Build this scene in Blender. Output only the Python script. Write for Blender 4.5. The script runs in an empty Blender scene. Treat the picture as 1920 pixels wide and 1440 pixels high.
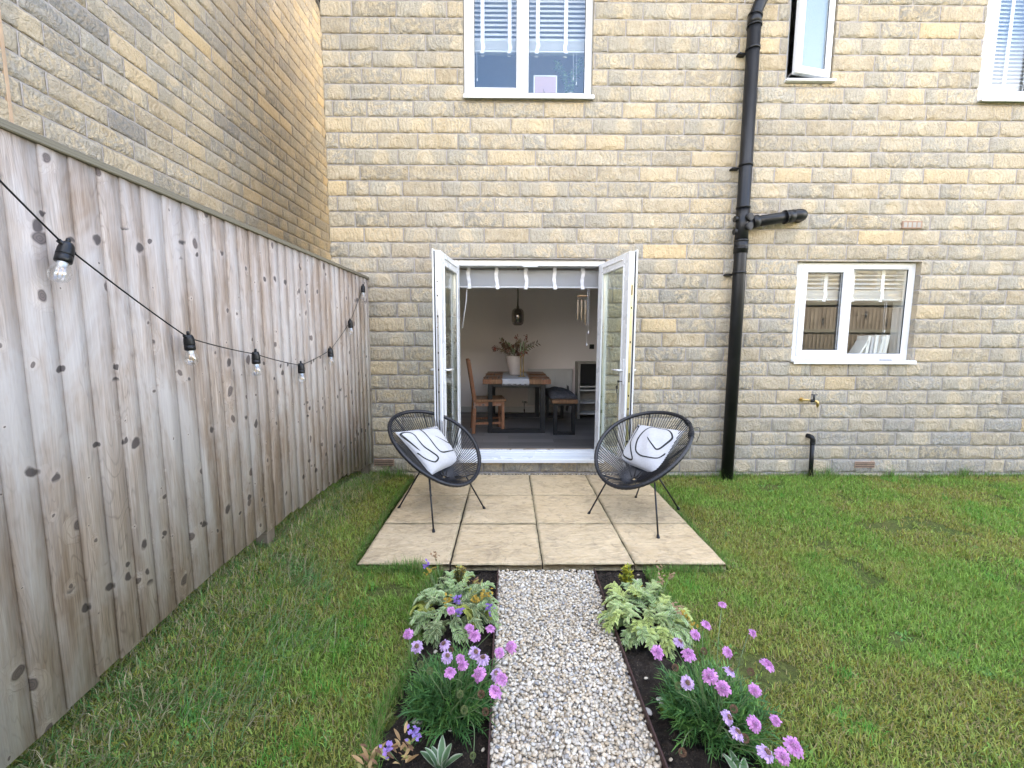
import bpy, bmesh, math, random
import numpy as np
from math import sin, cos, pi, radians, sqrt, atan2
from mathutils import Vector, Matrix
random.seed(7)
RNG = np.random.default_rng(11)
S = bpy.context.scene
C = S.collection

# ---------------------------------------------------------------- camera
cd = bpy.data.cameras.new('camera'); cam = bpy.data.objects.new('camera', cd); C.objects.link(cam)
cd.sensor_width = 36; cd.sensor_fit = 'HORIZONTAL'; cd.lens = 791.62 / 1920 * 36; cd.clip_start = .05; cd.clip_end = 500
r_ = Vector((0.99996786, -0.00730285, 0.00331012)); u_ = Vector((-0.00249126, 0.10942569, 0.99399186)); f_ = Vector((0.00762119, 0.99396815, -0.10940398))
cam.matrix_world = Matrix(((r_.x, u_.x, -f_.x, 0), (r_.y, u_.y, -f_.y, -4.4203), (r_.z, u_.z, -f_.z, 1.44635), (0, 0, 0, 1)))
S.camera = cam

# ---------------------------------------------------------------- world and sun
SUN = Vector((-.50, .60, .62)).normalized()
w = bpy.data.worlds.new('World'); S.world = w; w.use_nodes = True
wt = w.node_tree; wt.nodes.clear()
wo = wt.nodes.new('ShaderNodeOutputWorld'); bg = wt.nodes.new('ShaderNodeBackground'); sky = wt.nodes.new('ShaderNodeTexSky')
sky.sky_type = 'NISHITA'; sky.sun_disc = False; sky.sun_elevation = math.asin(SUN.z); sky.sun_rotation = atan2(SUN.x, SUN.y)
sky.air_density = 1.0; sky.dust_density = .2; sky.ozone_density = 3.0
bg.inputs['Strength'].default_value = .13
tc = wt.nodes.new('ShaderNodeTexCoord'); cn = wt.nodes.new('ShaderNodeTexNoise'); cn.inputs['Scale'].default_value = 1.7; cn.inputs['Detail'].default_value = 7
cn.inputs['Distortion'].default_value = .4
cr = wt.nodes.new('ShaderNodeValToRGB'); cr.color_ramp.elements[0].position = .40; cr.color_ramp.elements[1].position = .55
cm = wt.nodes.new('ShaderNodeMixRGB'); cm.inputs['Color2'].default_value = (7.2, 6.85, 6.5, 1)
# added clouds shape the fill light: overhead and low behind the camera, blue between
sx = wt.nodes.new('ShaderNodeSeparateXYZ'); mr = wt.nodes.new('ShaderNodeMapRange')
mr.inputs['From Min'].default_value = .62; mr.inputs['From Max'].default_value = .80; mr.inputs['To Min'].default_value = .06; mr.inputs['To Max'].default_value = .95
mu = wt.nodes.new('ShaderNodeMath'); mu.operation = 'MULTIPLY'
L = wt.links.new
L(tc.outputs['Generated'], cn.inputs['Vector']); L(cn.outputs['Fac'], cr.inputs['Fac']); L(tc.outputs['Generated'], sx.inputs[0]); L(sx.outputs['Z'], mr.inputs['Value'])
ml = wt.nodes.new('ShaderNodeMapRange'); ml.inputs['From Min'].default_value = .30; ml.inputs['From Max'].default_value = .42; ml.inputs['To Min'].default_value = 1.; ml.inputs['To Max'].default_value = 0.
my = wt.nodes.new('ShaderNodeMapRange'); my.inputs['From Min'].default_value = .35; my.inputs['From Max'].default_value = -.35; my.inputs['To Min'].default_value = .15; my.inputs['To Max'].default_value = 1.
ma = wt.nodes.new('ShaderNodeMath'); ma.operation = 'MAXIMUM'; mb = wt.nodes.new('ShaderNodeMath'); mb.operation = 'MULTIPLY'
L(sx.outputs['Z'], ml.inputs['Value']); L(sx.outputs['Y'], my.inputs['Value'])
L(cr.outputs['Color'], mu.inputs[0]); L(mr.outputs['Result'], mu.inputs[1]); L(mu.outputs[0], ma.inputs[0]); L(ml.outputs['Result'], ma.inputs[1]); L(ma.outputs[0], mb.inputs[0]); L(my.outputs['Result'], mb.inputs[1]); L(mb.outputs[0], cm.inputs['Fac']); L(sky.outputs['Color'], cm.inputs['Color1']); L(cm.outputs['Color'], bg.inputs['Color']); L(bg.outputs[0], wo.inputs[0])
sl = bpy.data.lights.new('sun', 'SUN'); sl.energy = 5.0; sl.angle = radians(.5); sl.color = (1, .93, .82)
so = bpy.data.objects.new('sun', sl); C.objects.link(so); so.rotation_euler = SUN.to_track_quat('Z', 'Y').to_euler(); so.location = (0, 0, 20)
S.view_settings.view_transform = 'Standard'; S.view_settings.look = 'None'; S.view_settings.gamma = 1; S.view_settings.exposure = 3.22
S.cycles.max_bounces = 10; S.cycles.diffuse_bounces = 5; S.cycles.glossy_bounces = 5; S.cycles.transparent_max_bounces = 24; S.cycles.transmission_bounces = 8
S.cycles.caustics_reflective = False; S.cycles.caustics_refractive = False

# ---------------------------------------------------------------- node helpers
class NT:
    def __init__(s, name):
        s.m = bpy.data.materials.new(name); s.m.use_nodes = True; s.t = s.m.node_tree; s.t.nodes.clear()
        s.out = s.n('ShaderNodeOutputMaterial')
    def n(s, ty, **kw):
        q = s.t.nodes.new(ty)
        for k, v in kw.items(): setattr(q, k, v)
        return q
    def put(s, sock, v):
        if isinstance(v, bpy.types.NodeSocket): s.t.links.new(v, sock)
        elif v is not None:
            if hasattr(sock.default_value, '__len__') and not hasattr(v, '__len__'): v = (v,) * len(sock.default_value)
            if hasattr(v, '__len__') and len(v) == 3 and len(sock.default_value) == 4: v = (*v, 1)
            sock.default_value = v
    def math(s, op, a, b=None, c=None, clamp=False):
        q = s.n('ShaderNodeMath', operation=op, use_clamp=clamp); s.put(q.inputs[0], a); s.put(q.inputs[1], b)
        if c is not None: s.put(q.inputs[2], c)
        return q.outputs[0]
    def mix(s, f, a, b, mode='MIX'):
        q = s.n('ShaderNodeMixRGB', blend_type=mode); s.put(q.inputs[0], f); s.put(q.inputs[1], a); s.put(q.inputs[2], b); return q.outputs[0]
    def noise(s, v, sc, det=3, rough=.5, dist=0, col=False):
        q = s.n('ShaderNodeTexNoise'); s.put(q.inputs['Vector'], v); q.inputs['Scale'].default_value = sc; q.inputs['Detail'].default_value = det
        q.inputs['Roughness'].default_value = rough; q.inputs['Distortion'].default_value = dist; return q.outputs['Color' if col else 'Fac']
    def range(s, v, a, b, c=0., d=1.):
        q = s.n('ShaderNodeMapRange'); s.put(q.inputs['Value'], v); q.inputs['From Min'].default_value = a; q.inputs['From Max'].default_value = b
        q.inputs['To Min'].default_value = c; q.inputs['To Max'].default_value = d; return q.outputs['Result']
    def scale(s, v, sc):
        q = s.n('ShaderNodeVectorMath', operation='MULTIPLY'); s.put(q.inputs[0], v); q.inputs[1].default_value = sc; return q.outputs[0]
    def add(s, a, b):
        q = s.n('ShaderNodeVectorMath', operation='ADD'); s.put(q.inputs[0], a); s.put(q.inputs[1], b); return q.outputs[0]
    def obj(s): return s.n('ShaderNodeTexCoord').outputs['Object']
    def attr(s, nm, o='Color'): return s.n('ShaderNodeAttribute', attribute_name=nm).outputs[o]
    def sep(s, v):
        q = s.n('ShaderNodeSeparateXYZ'); s.put(q.inputs[0], v); return q.outputs
    def bump(s, h, st=.3, dist=.01):
        q = s.n('ShaderNodeBump'); s.put(q.inputs['Height'], h); q.inputs['Strength'].default_value = st; q.inputs['Distance'].default_value = dist; return q.outputs[0]
    def bsdf(s, col, rough=.6, metal=0, nrm=None, spec=.5, **kw):
        q = s.n('ShaderNodeBsdfPrincipled'); s.put(q.inputs['Base Color'], col); s.put(q.inputs['Roughness'], rough); s.put(q.inputs['Metallic'], metal)
        q.inputs['Specular IOR Level'].default_value = spec
        if nrm is not None: s.put(q.inputs['Normal'], nrm)
        for k, v in kw.items(): s.put(q.inputs[k.replace('_', ' ')], v)
        s.t.links.new(q.outputs[0], s.out.inputs[0]); return q

def simple(name, col, rough=.5, metal=0, var=.12, vs=12, bs=0., bsc=60, spec=.5, dirt=None):
    t = NT(name); o = t.obj(); n = t.noise(o, vs, 4)
    c2 = tuple(min(1, c * (1 + var)) for c in col); c1 = tuple(c * (1 - var) for c in col)
    cc = t.mix(t.range(n, .3, .7), c1, c2)
    if dirt: cc = t.mix(t.range(t.noise(o, vs * .6, 5, .7), .52, .75, 0, dirt[1]), cc, dirt[0])
    nr = t.bump(t.noise(o, bsc, 4), bs, .004) if bs else None
    t.bsdf(cc, t.range(n, .2, .8, max(.02, rough - .08), rough + .08), metal, nr, spec); return t.m

def stone_mat(name, warm=0.):
    t = NT(name); o = t.obj(); a = t.sep(t.attr('rid')); d = t.attr('edge', 'Fac')
    off = t.scale(t.attr('rid', 'Vector'), (37, 53, 71)); p = t.add(o, off)
    c = t.mix(a[0], (.48, .38, .245), (.60, .495, .34))
    c = t.mix(t.range(t.noise(p, 5, 4, .6, 1.5), .35, .7), c, (.67, .57, .415))
    sw = t.noise(p, 6, 6, .62, 3.6); sw2 = t.noise(p, 10, 5, .66, 5.0)
    g = t.math('MULTIPLY', t.range(sw, .45, .57), t.range(a[1], .15, .85, .05, 1.))
    c = t.mix(g, c, t.mix(a[2], (.32, .30, .255), (.42, .40, .365)))
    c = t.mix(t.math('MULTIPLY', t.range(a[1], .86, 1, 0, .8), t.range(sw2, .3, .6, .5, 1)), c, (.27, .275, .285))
    lo = t.sep(t.attr('loc')); u_ = t.math('SUBTRACT', t.math('DIVIDE', t.math('SUBTRACT', lo[0], .5), .165), t.math('MULTIPLY', t.math('SUBTRACT', a[0], .5), 2.1)); v_ = t.math('SUBTRACT', t.math('MULTIPLY', t.math('SUBTRACT', lo[1], .5), 1.5), t.math('MULTIPLY', t.math('SUBTRACT', a[1], .5), .6))
    rr = t.math('ADD', t.math('SQRT', t.math('ADD', t.math('MULTIPLY', u_, u_), t.math('MULTIPLY', v_, v_))), t.math('MULTIPLY', t.math('SUBTRACT', t.noise(p, 9, 4, .6, .8), .5), 1.7))
    ring = t.math('SINE', t.math('MULTIPLY', rr, 13)); ringm = t.math('MULTIPLY', t.range(ring, .1, .8), t.math('MULTIPLY', t.range(rr, .25, 1.1, .35, 1), t.range(a[2], .25, .7)))
    c = t.mix(t.math('MULTIPLY', ringm, .60), c, (.34, .325, .28)); c = t.mix(t.math('MULTIPLY', t.range(rr, .85, 1.35), t.range(a[0], .3, .8, 0, .6)), c, (.38, .365, .325))
    c = t.mix(t.math('MULTIPLY', t.range(a[2], .8, 1.), t.range(a[1], .7, .3)), c, (.59, .455, .27))
    lines = t.math('ABSOLUTE', t.math('SUBTRACT', sw2, .5)); ln = t.range(lines, 0, .035, 1, 0)
    c = t.mix(t.math('MULTIPLY', t.math('MULTIPLY', ln, .6), t.range(a[1], .0, .6, .35, 1.)), c, (.22, .19, .14))
    c = t.mix(t.math('MULTIPLY', t.range(t.noise(o, 60, 3), .6, .8), .3), c, (.66, .60, .48))
    big = t.noise(o, .8, 4, .65)
    c = t.mix(t.range(big, .42, .7, 0, .5), c, (.40, .36, .30)); c = t.mix(1, c, t.mix(a[2], (.86, .86, .86), (1.06, 1.05, 1.03)), 'MULTIPLY')
    mc = t.mix(t.noise(o, 90, 3), (.34, .31, .29), (.44, .405, .38))
    em = t.range(t.math('ADD', d, t.range(t.noise(o, 45, 3), .3, .7, -.0022, .0022)), .0045, .0068)
    c = t.mix(em, mc, c)
    h = t.math('ADD', t.math('ADD', t.math('MULTIPLY', sw2, .8), t.math('MULTIPLY', ring, .10)), t.math('ADD', t.math('MULTIPLY', t.noise(p, 42, 5, .65, 1.2), .55), t.math('MULTIPLY', t.noise(o, 170, 3), .18)))
    h = t.math('MULTIPLY', h, t.range(em, 0, 1, .12, 1))
    t.bsdf(c, .88, 0, t.bump(h, 1.0, .020), .25); return t.m

def wood_mat(name, c1, c2, c3, knots=True, axis=1, sc=1., gray=None, rough=.75, bump=.4):
    """grain along the object's long axis; axis = which object axis runs ACROSS the board"""
    t = NT(name); o = t.obj(); rid = t.attr('rid'); a = t.sep(rid); s = t.sep(o)
    off = t.scale(t.attr('rid', 'Vector'), (9, 17, 31)); p = t.add(o, off); sp = t.sep(p)
    across = sp[axis]; along = sp[2] if axis != 2 else sp[0]; wb = t.math('SUBTRACT', t.noise(p, 7, 3, .6), .5)
    cv = t.n('ShaderNodeCombineXYZ'); t.put(cv.inputs[0], t.math('ADD', across, t.math('MULTIPLY', wb, .05))); t.put(cv.inputs[1], t.math('ADD', along, t.math('MULTIPLY', wb, .09))); flat = cv.outputs[0]
    warp = 0
    if knots:
        v = t.n('ShaderNodeTexVoronoi', feature='F1', voronoi_dimensions='2D'); t.put(v.inputs['Vector'], flat); v.inputs['Scale'].default_value = 6.5
        kd = v.outputs['Distance']; kc = t.sep(v.outputs['Color'])
        on = t.math('GREATER_THAN', kc[0], .34); rad = t.range(t.math('POWER', kc[1], 3.0), 0, 1, .022, .17)
        km = t.math('MULTIPLY', on, t.range(t.math('DIVIDE', kd, rad), .75, 1.05, 1, 0))
        halo = t.math('MULTIPLY', on, t.range(t.math('DIVIDE', kd, rad), 1.0, 3.2, 1, 0))
        warp = t.math('MULTIPLY', halo, 1.6)
    g1v = t.n('ShaderNodeCombineXYZ'); t.put(g1v.inputs[0], t.math('MULTIPLY', across, 34 * sc)); t.put(g1v.inputs[1], t.math('MULTIPLY', along, 1.6 * sc))
    if knots: t.put(g1v.inputs[2], warp)
    g1 = t.noise(g1v.outputs[0], 1, 5, .6, .6)
    g2v = t.n('ShaderNodeCombineXYZ'); t.put(g2v.inputs[0], t.math('MULTIPLY', across, 230 * sc)); t.put(g2v.inputs[1], t.math('MULTIPLY', along, 5 * sc)); t.put(g2v.inputs[2], across)
    g2 = t.noise(g2v.outputs[0], 1, 4, .7)
    g3v = t.n('ShaderNodeCombineXYZ'); t.put(g3v.inputs[0], t.math('MULTIPLY', across, 9 * sc)); t.put(g3v.inputs[1], t.math('MULTIPLY', along, .9 * sc))
    g3 = t.noise(g3v.outputs[0], 1, 2, .5, 1.0)
    rings = t.math('ABSOLUTE', t.math('SINE', t.math('ADD', t.math('MULTIPLY', g3, 48), t.math('MULTIPLY', warp, 5) if knots else 0.)))
    c = t.mix(t.range(g1, .34, .64), c1, c2)
    c = t.mix(t.range(a[0], 0, 1, 0, .55), c, c3)
    c = t.mix(t.math('MULTIPLY', t.range(rings, 0, .4, 1, 0), .5), c, tuple(x * .5 for x in c1))
    c = t.mix(t.math('MULTIPLY', t.range(g2, .42, .66), .62), c, tuple(x * .55 for x in c1))
    if gray:
        sv = t.scale(o, (1, 7, .55)); c = t.mix(t.range(t.noise(sv, 1.6, 5, .65, .5), .42, .66, 0, .7), c, (.21, .15, .105))
        c = t.mix(t.range(t.noise(t.scale(o, (1, 2.5, .7)), 1.6, 5, .7, .6), .40, .62, 0, gray[1]), c, gray[0])
    h = t.math('SUBTRACT', t.math('ADD', g1, t.math('MULTIPLY', g2, .5)), t.math('MULTIPLY', rings, .12))
    if knots:
        c = t.mix(t.math('MULTIPLY', halo, .22), c, tuple(min(1, x * 1.25) for x in c2))
        kr = t.math('ABSOLUTE', t.math('SINE', t.math('MULTIPLY', t.math('DIVIDE', kd, rad), 9)))
        v2 = t.n('ShaderNodeTexVoronoi', feature='F1', voronoi_dimensions='2D'); q2 = t.n('ShaderNodeCombineXYZ'); so = t.sep(o); w2 = t.math('SUBTRACT', t.noise(o, 16, 3), .5)
        t.put(q2.inputs[0], t.math('ADD', so[axis], t.math('MULTIPLY', w2, .03))); t.put(q2.inputs[1], t.math('ADD', so[2], t.math('MULTIPLY', w2, .05))); t.put(v2.inputs['Vector'], q2.outputs[0]); v2.inputs['Scale'].default_value = 10.5
        hz = t.math('ADD', so[2], t.math('MULTIPLY', t.math('SUBTRACT', t.noise(o, 1.1, 2), .5), .30)); bands = 0.
        for zb_, ww in ((1.30, .05), (.98, .06), (.52, .09), (1.80, .05)): bands = t.math('MAXIMUM', bands, t.range(t.math('ABSOLUTE', t.math('SUBTRACT', hz, zb_)), ww * .8, ww, 1, 0))
        k2 = t.sep(v2.outputs['Color']); r2 = t.range(k2[1], 0, 1, .10, .24); kd2 = t.math('DIVIDE', v2.outputs['Distance'], r2); on2 = t.math('MULTIPLY', t.math('MULTIPLY', t.math('GREATER_THAN', k2[0], .35), bands), 1.)
        hl2 = t.math('MULTIPLY', on2, t.range(kd2, 1., 2.4, 1, 0)); c = t.mix(t.math('MULTIPLY', hl2, .4), c, (.44, .38, .34)); c = t.mix(t.math('MULTIPLY', t.math('MULTIPLY', on2, t.range(kd2, .7, 1.05, 1, 0)), .9), c, (.06, .048, .045))
        c = t.mix(t.math('MULTIPLY', km, .85), c, t.mix(kr, (.05, .04, .038), (.12, .09, .08)))
        h = t.math('ADD', h, t.math('MULTIPLY', km, .4))
    t.bsdf(c, rough, 0, t.bump(h, bump, .006), .3); return t.m

M = {}
M['stone'] = stone_mat('rock_faced_stone')
M['fence'] = wood_mat('weathered_fence_wood', (.25, .185, .135), (.50, .42, .355), (.37, .285, .215), gray=((.47, .45, .435), .62))
M['postwood'] = wood_mat('fence_post_wood', (.13, .10, .07), (.22, .18, .13), (.18, .14, .10), knots=False)
M['railwood'] = wood_mat('fence_rail_wood', (.16, .14, .10), (.25, .225, .17), (.2, .18, .14), knots=False, axis=2)
M['upvc'] = simple('white_upvc', (.68, .69, .71), .28, var=.015, vs=3, spec=.5, dirt=((.60, .59, .55), .05))
M['black_plastic'] = simple('black_plastic', (.006, .0065, .008), .42, var=.2, vs=6, bs=.05, spec=.35, dirt=((.035, .035, .033), .3))
M['black_metal'] = simple('black_powder_coat', (.006, .006, .007), .4, var=.2, bs=.1, bsc=200)
M['gasket'] = simple('black_gasket', (.02, .02, .02), .7)
M['cord'] = simple('black_pvc_cord', (.009, .0095, .013), .42, var=.2, vs=60, bs=.15, bsc=220)
M['brass'] = simple('brass', (.55, .40, .17), .35, 1, var=.15, vs=40)
M['gold_strip'] = simple('zinc_lock_strip', (.62, .56, .38), .35, 1, var=.08, vs=30)
M['black_recess'] = simple('black_recess', (.01, .01, .01), .8)
M['steel'] = simple('brushed_steel', (.5, .5, .5), .3, 1, var=.1)
M['plaster'] = simple('grey_painted_plaster', (.86, .81, .80), .85, var=.02, vs=2, bs=.06, bsc=80, spec=.2)
M['ceiling'] = simple('white_ceiling_paint', (.88, .87, .86), .9, var=.02)
M['white_paint'] = simple('white_satin_paint', (.62, .62, .61), .4, var=.02)
M['tan'] = simple('oak_strip', (.45, .3, .17), .5)
M['terracotta'] = simple('air_brick_clay', (.30, .20, .14), .85, var=.15, vs=30, bs=.2)
M['pot'] = simple('cream_ceramic', (.60, .52, .46), .45, var=.05, vs=8, bs=.1)
M['linen'] = simple('white_linen', (.49, .485, .495), .9, var=.05, vs=60, bs=.5, bsc=260, spec=.1)
M['ink'] = simple('black_printed_line', (.02, .02, .018), .85)
M['greyfab'] = simple('grey_knitted_wool', (.16, .155, .16), .95, var=.25, vs=40, bs=.8, bsc=120, spec=.1)
M['smoke'] = simple('dark_nickel', (.22, .2, .18), .18, 1, var=.1)
M['table_wood'] = wood_mat('oiled_acacia', (.20, .10, .05), (.32, .175, .09), (.27, .14, .07), axis=0, rough=.4, bump=.2, sc=.8)
M['chair_wood'] = wood_mat('reclaimed_chair_wood', (.23, .10, .05), (.36, .17, .09), (.29, .14, .07), axis=0, rough=.45, bump=.2)
M['driedleaf'] = simple('dried_leaf', (.16, .09, .055), .8, var=.4, vs=30)
M['driedpale'] = simple('pale_dried_grass', (.36, .28, .19), .9, var=.3, vs=30)
M['driedgreen'] = simple('dusty_green_stem', (.14, .16, .11), .8, var=.3, vs=30)
M['candle'] = simple('green_candle_wax', (.20, .26, .15), .5)
M['slat'] = simple('white_blind_slat', (.52, .53, .56), .5, var=.02)
M['tape'] = simple('white_blind_tape', (.74, .74, .78), .8, var=.03, bs=.3, bsc=200)
M['pink'] = simple('pink_print', (.36, .25, .29), .7, var=.04)
M['roof'] = simple('grey_roof_tile', (.10, .10, .105), .8, var=.25, vs=8, bs=.5, bsc=15)
M['book'] = simple('white_book_cover', (.70, .70, .68), .6, var=.04)
M['bookgrey'] = simple('grey_book_cover', (.42, .44, .48), .6, var=.04)
M['cabinet'] = simple('grey_washed_cabinet', (.30, .28, .25), .6, var=.1)
M['mastic'] = simple('tan_mastic_joint', (.42, .30, .20), .8, bs=.2)

def floor_mat():
    t = NT('grey_wood_look_planks'); o = t.obj(); b = t.n('ShaderNodeTexBrick'); t.put(b.inputs['Vector'], o); b.inputs['Scale'].default_value = 1
    b.inputs['Brick Width'].default_value = .9; b.inputs['Row Height'].default_value = .18; b.inputs['Mortar Size'].default_value = .0018; b.offset = .37
    b.inputs['Color1'].default_value = (.075, .07, .07, 1); b.inputs['Color2'].default_value = (.20, .185, .18, 1); b.inputs['Mortar'].default_value = (.03, .03, .03, 1)
    g = t.noise(t.scale(o, (2.5, 40, 1)), 1, 5, .65, .4)
    t.bsdf(t.mix(t.range(g, .35, .7, 0, .6), b.outputs['Color'], (.20, .185, .175)), .42, 0, t.bump(g, .1, .002)); return t.m
M['floor'] = floor_mat()

def glass(name, tint=(1, 1, 1), boost=1.9, rough=0., bumpy=0.):
    t = NT(name); tr = t.n('ShaderNodeBsdfTransparent'); tr.inputs[0].default_value = (*tint, 1)
    gl = t.n('ShaderNodeBsdfGlossy'); gl.inputs['Roughness'].default_value = rough; gl.inputs['Color'].default_value = (1, 1, 1, 1)
    if bumpy:
        q = t.bump(t.noise(t.obj(), 70, 3), bumpy, .004); t.put(gl.inputs['Normal'], q)
    ge = t.n('ShaderNodeNewGeometry'); dp = t.n('ShaderNodeVectorMath', operation='DOT_PRODUCT'); t.put(dp.inputs[0], ge.outputs['Incoming']); t.put(dp.inputs[1], ge.outputs['Normal'])
    sch = t.math('ADD', t.math('MULTIPLY', t.math('POWER', t.math('SUBTRACT', 1., t.math('ABSOLUTE', dp.outputs['Value'])), 5), .957), .043)   # Schlick reflectance of glass
    ms = t.n('ShaderNodeMixShader'); t.put(ms.inputs[0], t.math('MULTIPLY', sch, boost, clamp=True)); t.t.links.new(tr.outputs[0], ms.inputs[1]); t.t.links.new(gl.outputs[0], ms.inputs[2])
    t.t.links.new(ms.outputs[0], t.out.inputs[0]); return t.m
M['glass'] = glass('window_glass', (.96, .975, .97), 1.35)
M['doorglass'] = glass('door_glass', (.86, .90, .86), 1.5)
M['bulbglass'] = glass('bulb_glass', (.93, .94, .95), 2.4)
M['smokeglass'] = glass('smoked_lamp_glass', (.6, .56, .54), 2.4)
def obscure():
    t = NT('obscure_patterned_glass'); q = t.bump(t.noise(t.obj(), 55, 4, .6, 1.0), .6, .006)
    t.bsdf((.20, .27, .34), .22, 0, q, .9); return t.m
M['obscure'] = obscure()
def bulbfil():
    t = NT('warm_filament'); t.bsdf((.75, .5, .28), .4, 0); return t.m
M['filament'] = bulbfil()

def slab_mat():
    t = NT('riven_sandstone_slab'); o = t.obj(); a = t.sep(t.attr('rid')); off = t.scale(t.attr('rid', 'Vector'), (11, 23, 7)); p = t.add(o, off)
    n1 = t.noise(p, 2.4, 5, .6, 1.2); n2 = t.noise(p, 9, 6, .65, 1.6)
    c = t.mix(t.range(n1, .3, .7), (.47, .35, .20), (.62, .48, .295)); c = t.mix(t.range(a[0], 0, 1, 0, .45), c, (.46, .375, .25))
    c = t.mix(t.range(n2, .50, .66, 0, .6), c, (.27, .205, .13)); c = t.mix(t.range(t.noise(p, 30, 4), .58, .8, 0, .25), c, (.27, .22, .15))
    c = t.mix(t.range(t.noise(o, 3.3, 6, .7, .6), .54, .68, 0, .5), c, (.27, .215, .145)); c = t.mix(t.range(t.noise(t.scale(p, (1, 3.5, 1)), 7, 6, .65, 2.5), .45, .62, 0, .45), c, (.66, .53, .36))
    h = t.math('ADD', t.noise(t.scale(p, (1, 2.2, 1)), 6, 7, .6, 2.2), t.math('MULTIPLY', n2, .5))
    e = t.attr('edge', 'Fac')
    c = t.mix(t.range(t.math('ADD', e, t.range(n2, .3, .7, -.012, .012)), .0, .016, .6, 0), c, (.20, .18, .10))
    t.bsdf(c, .8, 0, t.bump(h, 1., .022), .3); return t.m
M['slab'] = slab_mat()
def soil_mat():
    t = NT('dark_soil'); o = t.obj(); n = t.noise(o, 25, 7, .7)
    c = t.mix(t.range(n, .35, .7), (.018, .014, .011), (.055, .042, .032)); c = t.mix(t.range(t.noise(o, 120, 4, .7), .58, .70, 0, .8), c, (.17, .13, .095))
    t.bsdf(c, .95, 0, t.bump(t.math('ADD', n, t.noise(o, 110, 5, .7)), .9, .02), .2); return t.m
M['soil'] = soil_mat()
def turf_mat():
    t = NT('mossy_turf'); o = t.obj(); n = t.noise(o, 3.2, 6, .65); m2 = t.noise(o, 45, 5, .7)
    c = t.mix(t.range(n, .35, .65), (.10, .16, .03), (.15, .17, .045)); c = t.mix(t.range(m2, .4, .7), c, (.055, .05, .022)); c = t.mix(t.range(t.noise(o, 130, 3), .55, .8, 0, .7), c, (.13, .16, .05))
    t.bsdf(c, .95, 0, t.bump(t.math('ADD', m2, t.noise(o, 160, 4)), 1, .02), .15); return t.m
M['turf'] = turf_mat()
def attr_mat(name, rough=.6, trans=0., spec=.3, vs=80, amp=.25, bump=0.):
    t = NT(name); c = t.attr('col'); n = t.noise(t.obj(), vs, 3)
    c = t.mix(1, c, t.mix(t.range(n, .3, .7), (1 - amp,) * 3, (1 + amp * .4,) * 3), 'MULTIPLY')
    q = t.bsdf(c, rough, 0, t.bump(n, bump, .004) if bump else None, spec)
    if trans:
        tb = t.n('ShaderNodeBsdfTranslucent'); t.put(tb.inputs[0], c); ms = t.n('ShaderNodeMixShader'); ms.inputs[0].default_value = trans
        t.t.links.new(q.outputs[0], ms.inputs[1]); t.t.links.new(tb.outputs[0], ms.inputs[2]); t.t.links.new(ms.outputs[0], t.out.inputs[0])
    return t.m
M['blade'] = attr_mat('grass_blade', .55, .3, .25, 20, .15)
M['leaf'] = attr_mat('leaf', .5, .22, .3, 60, .15)
M['petal'] = attr_mat('petal', .7, .3, .2, 150, .12)
M['pebble'] = attr_mat('limestone_pebble', .75, 0, .3, 60, .25, .3)

# ---------------------------------------------------------------- mesh helpers
def npmesh(name, V, quads=None, tris=None, attrs=None, smooth=False):
    V = np.asarray(V, np.float32); me = bpy.data.meshes.new(name); nq = 0 if quads is None else len(quads); nt = 0 if tris is None else len(tris)
    me.vertices.add(len(V)); me.vertices.foreach_set('co', V.ravel())
    idx = []; st = []; k = 0
    if nq: idx.append(np.asarray(quads, np.int32).ravel()); st.append(np.arange(nq) * 4); k = nq * 4
    if nt: idx.append(np.asarray(tris, np.int32).ravel()); st.append(k + np.arange(nt) * 3)
    idx = np.concatenate(idx).astype(np.int32); st = np.concatenate(st).astype(np.int32)
    me.loops.add(len(idx)); me.loops.foreach_set('vertex_index', idx)
    me.polygons.add(len(st)); me.polygons.foreach_set('loop_start', st)
    me.update(calc_edges=True)
    if smooth: me.polygons.foreach_set('use_smooth', np.ones(len(st), bool))
    for nm, (ty, dat) in (attrs or {}).items():
        a = me.attributes.new(nm, ty, 'POINT')
        dat = np.asarray(dat, np.float32)
        if ty == 'FLOAT_COLOR':
            if dat.shape[1] == 3: dat = np.c_[dat, np.ones(len(dat))]
            a.data.foreach_set('color', dat.astype(np.float32).ravel())
        else: a.data.foreach_set('value', dat.ravel())
    return me

def link(name, me, mat, parent=None, world=True):
    o = bpy.data.objects.new(name, me); C.objects.link(o)
    for m in (mat if isinstance(mat, (list, tuple)) else [mat]): me.materials.append(M[m] if isinstance(m, str) else m)
    if parent:
        o.parent = parent
        if world: o.matrix_parent_inverse = (Matrix.Translation(wloc(parent)) @ Matrix.Rotation(wrot(parent), 4, 'Z')).inverted()
    return o
def wloc(o):
    v = Vector(o.location)
    if o.get('_pl'): v = Vector(o['_pl'])
    return v
def wrot(o): return o.rotation_euler.z if not o.get('_pl') else 0.
def tag(o, label=None, cat=None, group=None, kind=None):
    if label: o['label'] = label
    if cat: o['category'] = cat
    if group: o['group'] = group
    if kind: o['kind'] = kind
    return o
def thing(name, label, cat, loc=(0, 0, 0), rz=0, group=None):
    o = bpy.data.objects.new(name, None); C.objects.link(o); o.location = loc; o.rotation_euler = (0, 0, rz); o.empty_display_size = .1
    return tag(o, label, cat, group)
def struct(o): o['kind'] = 'structure'; return o

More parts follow.
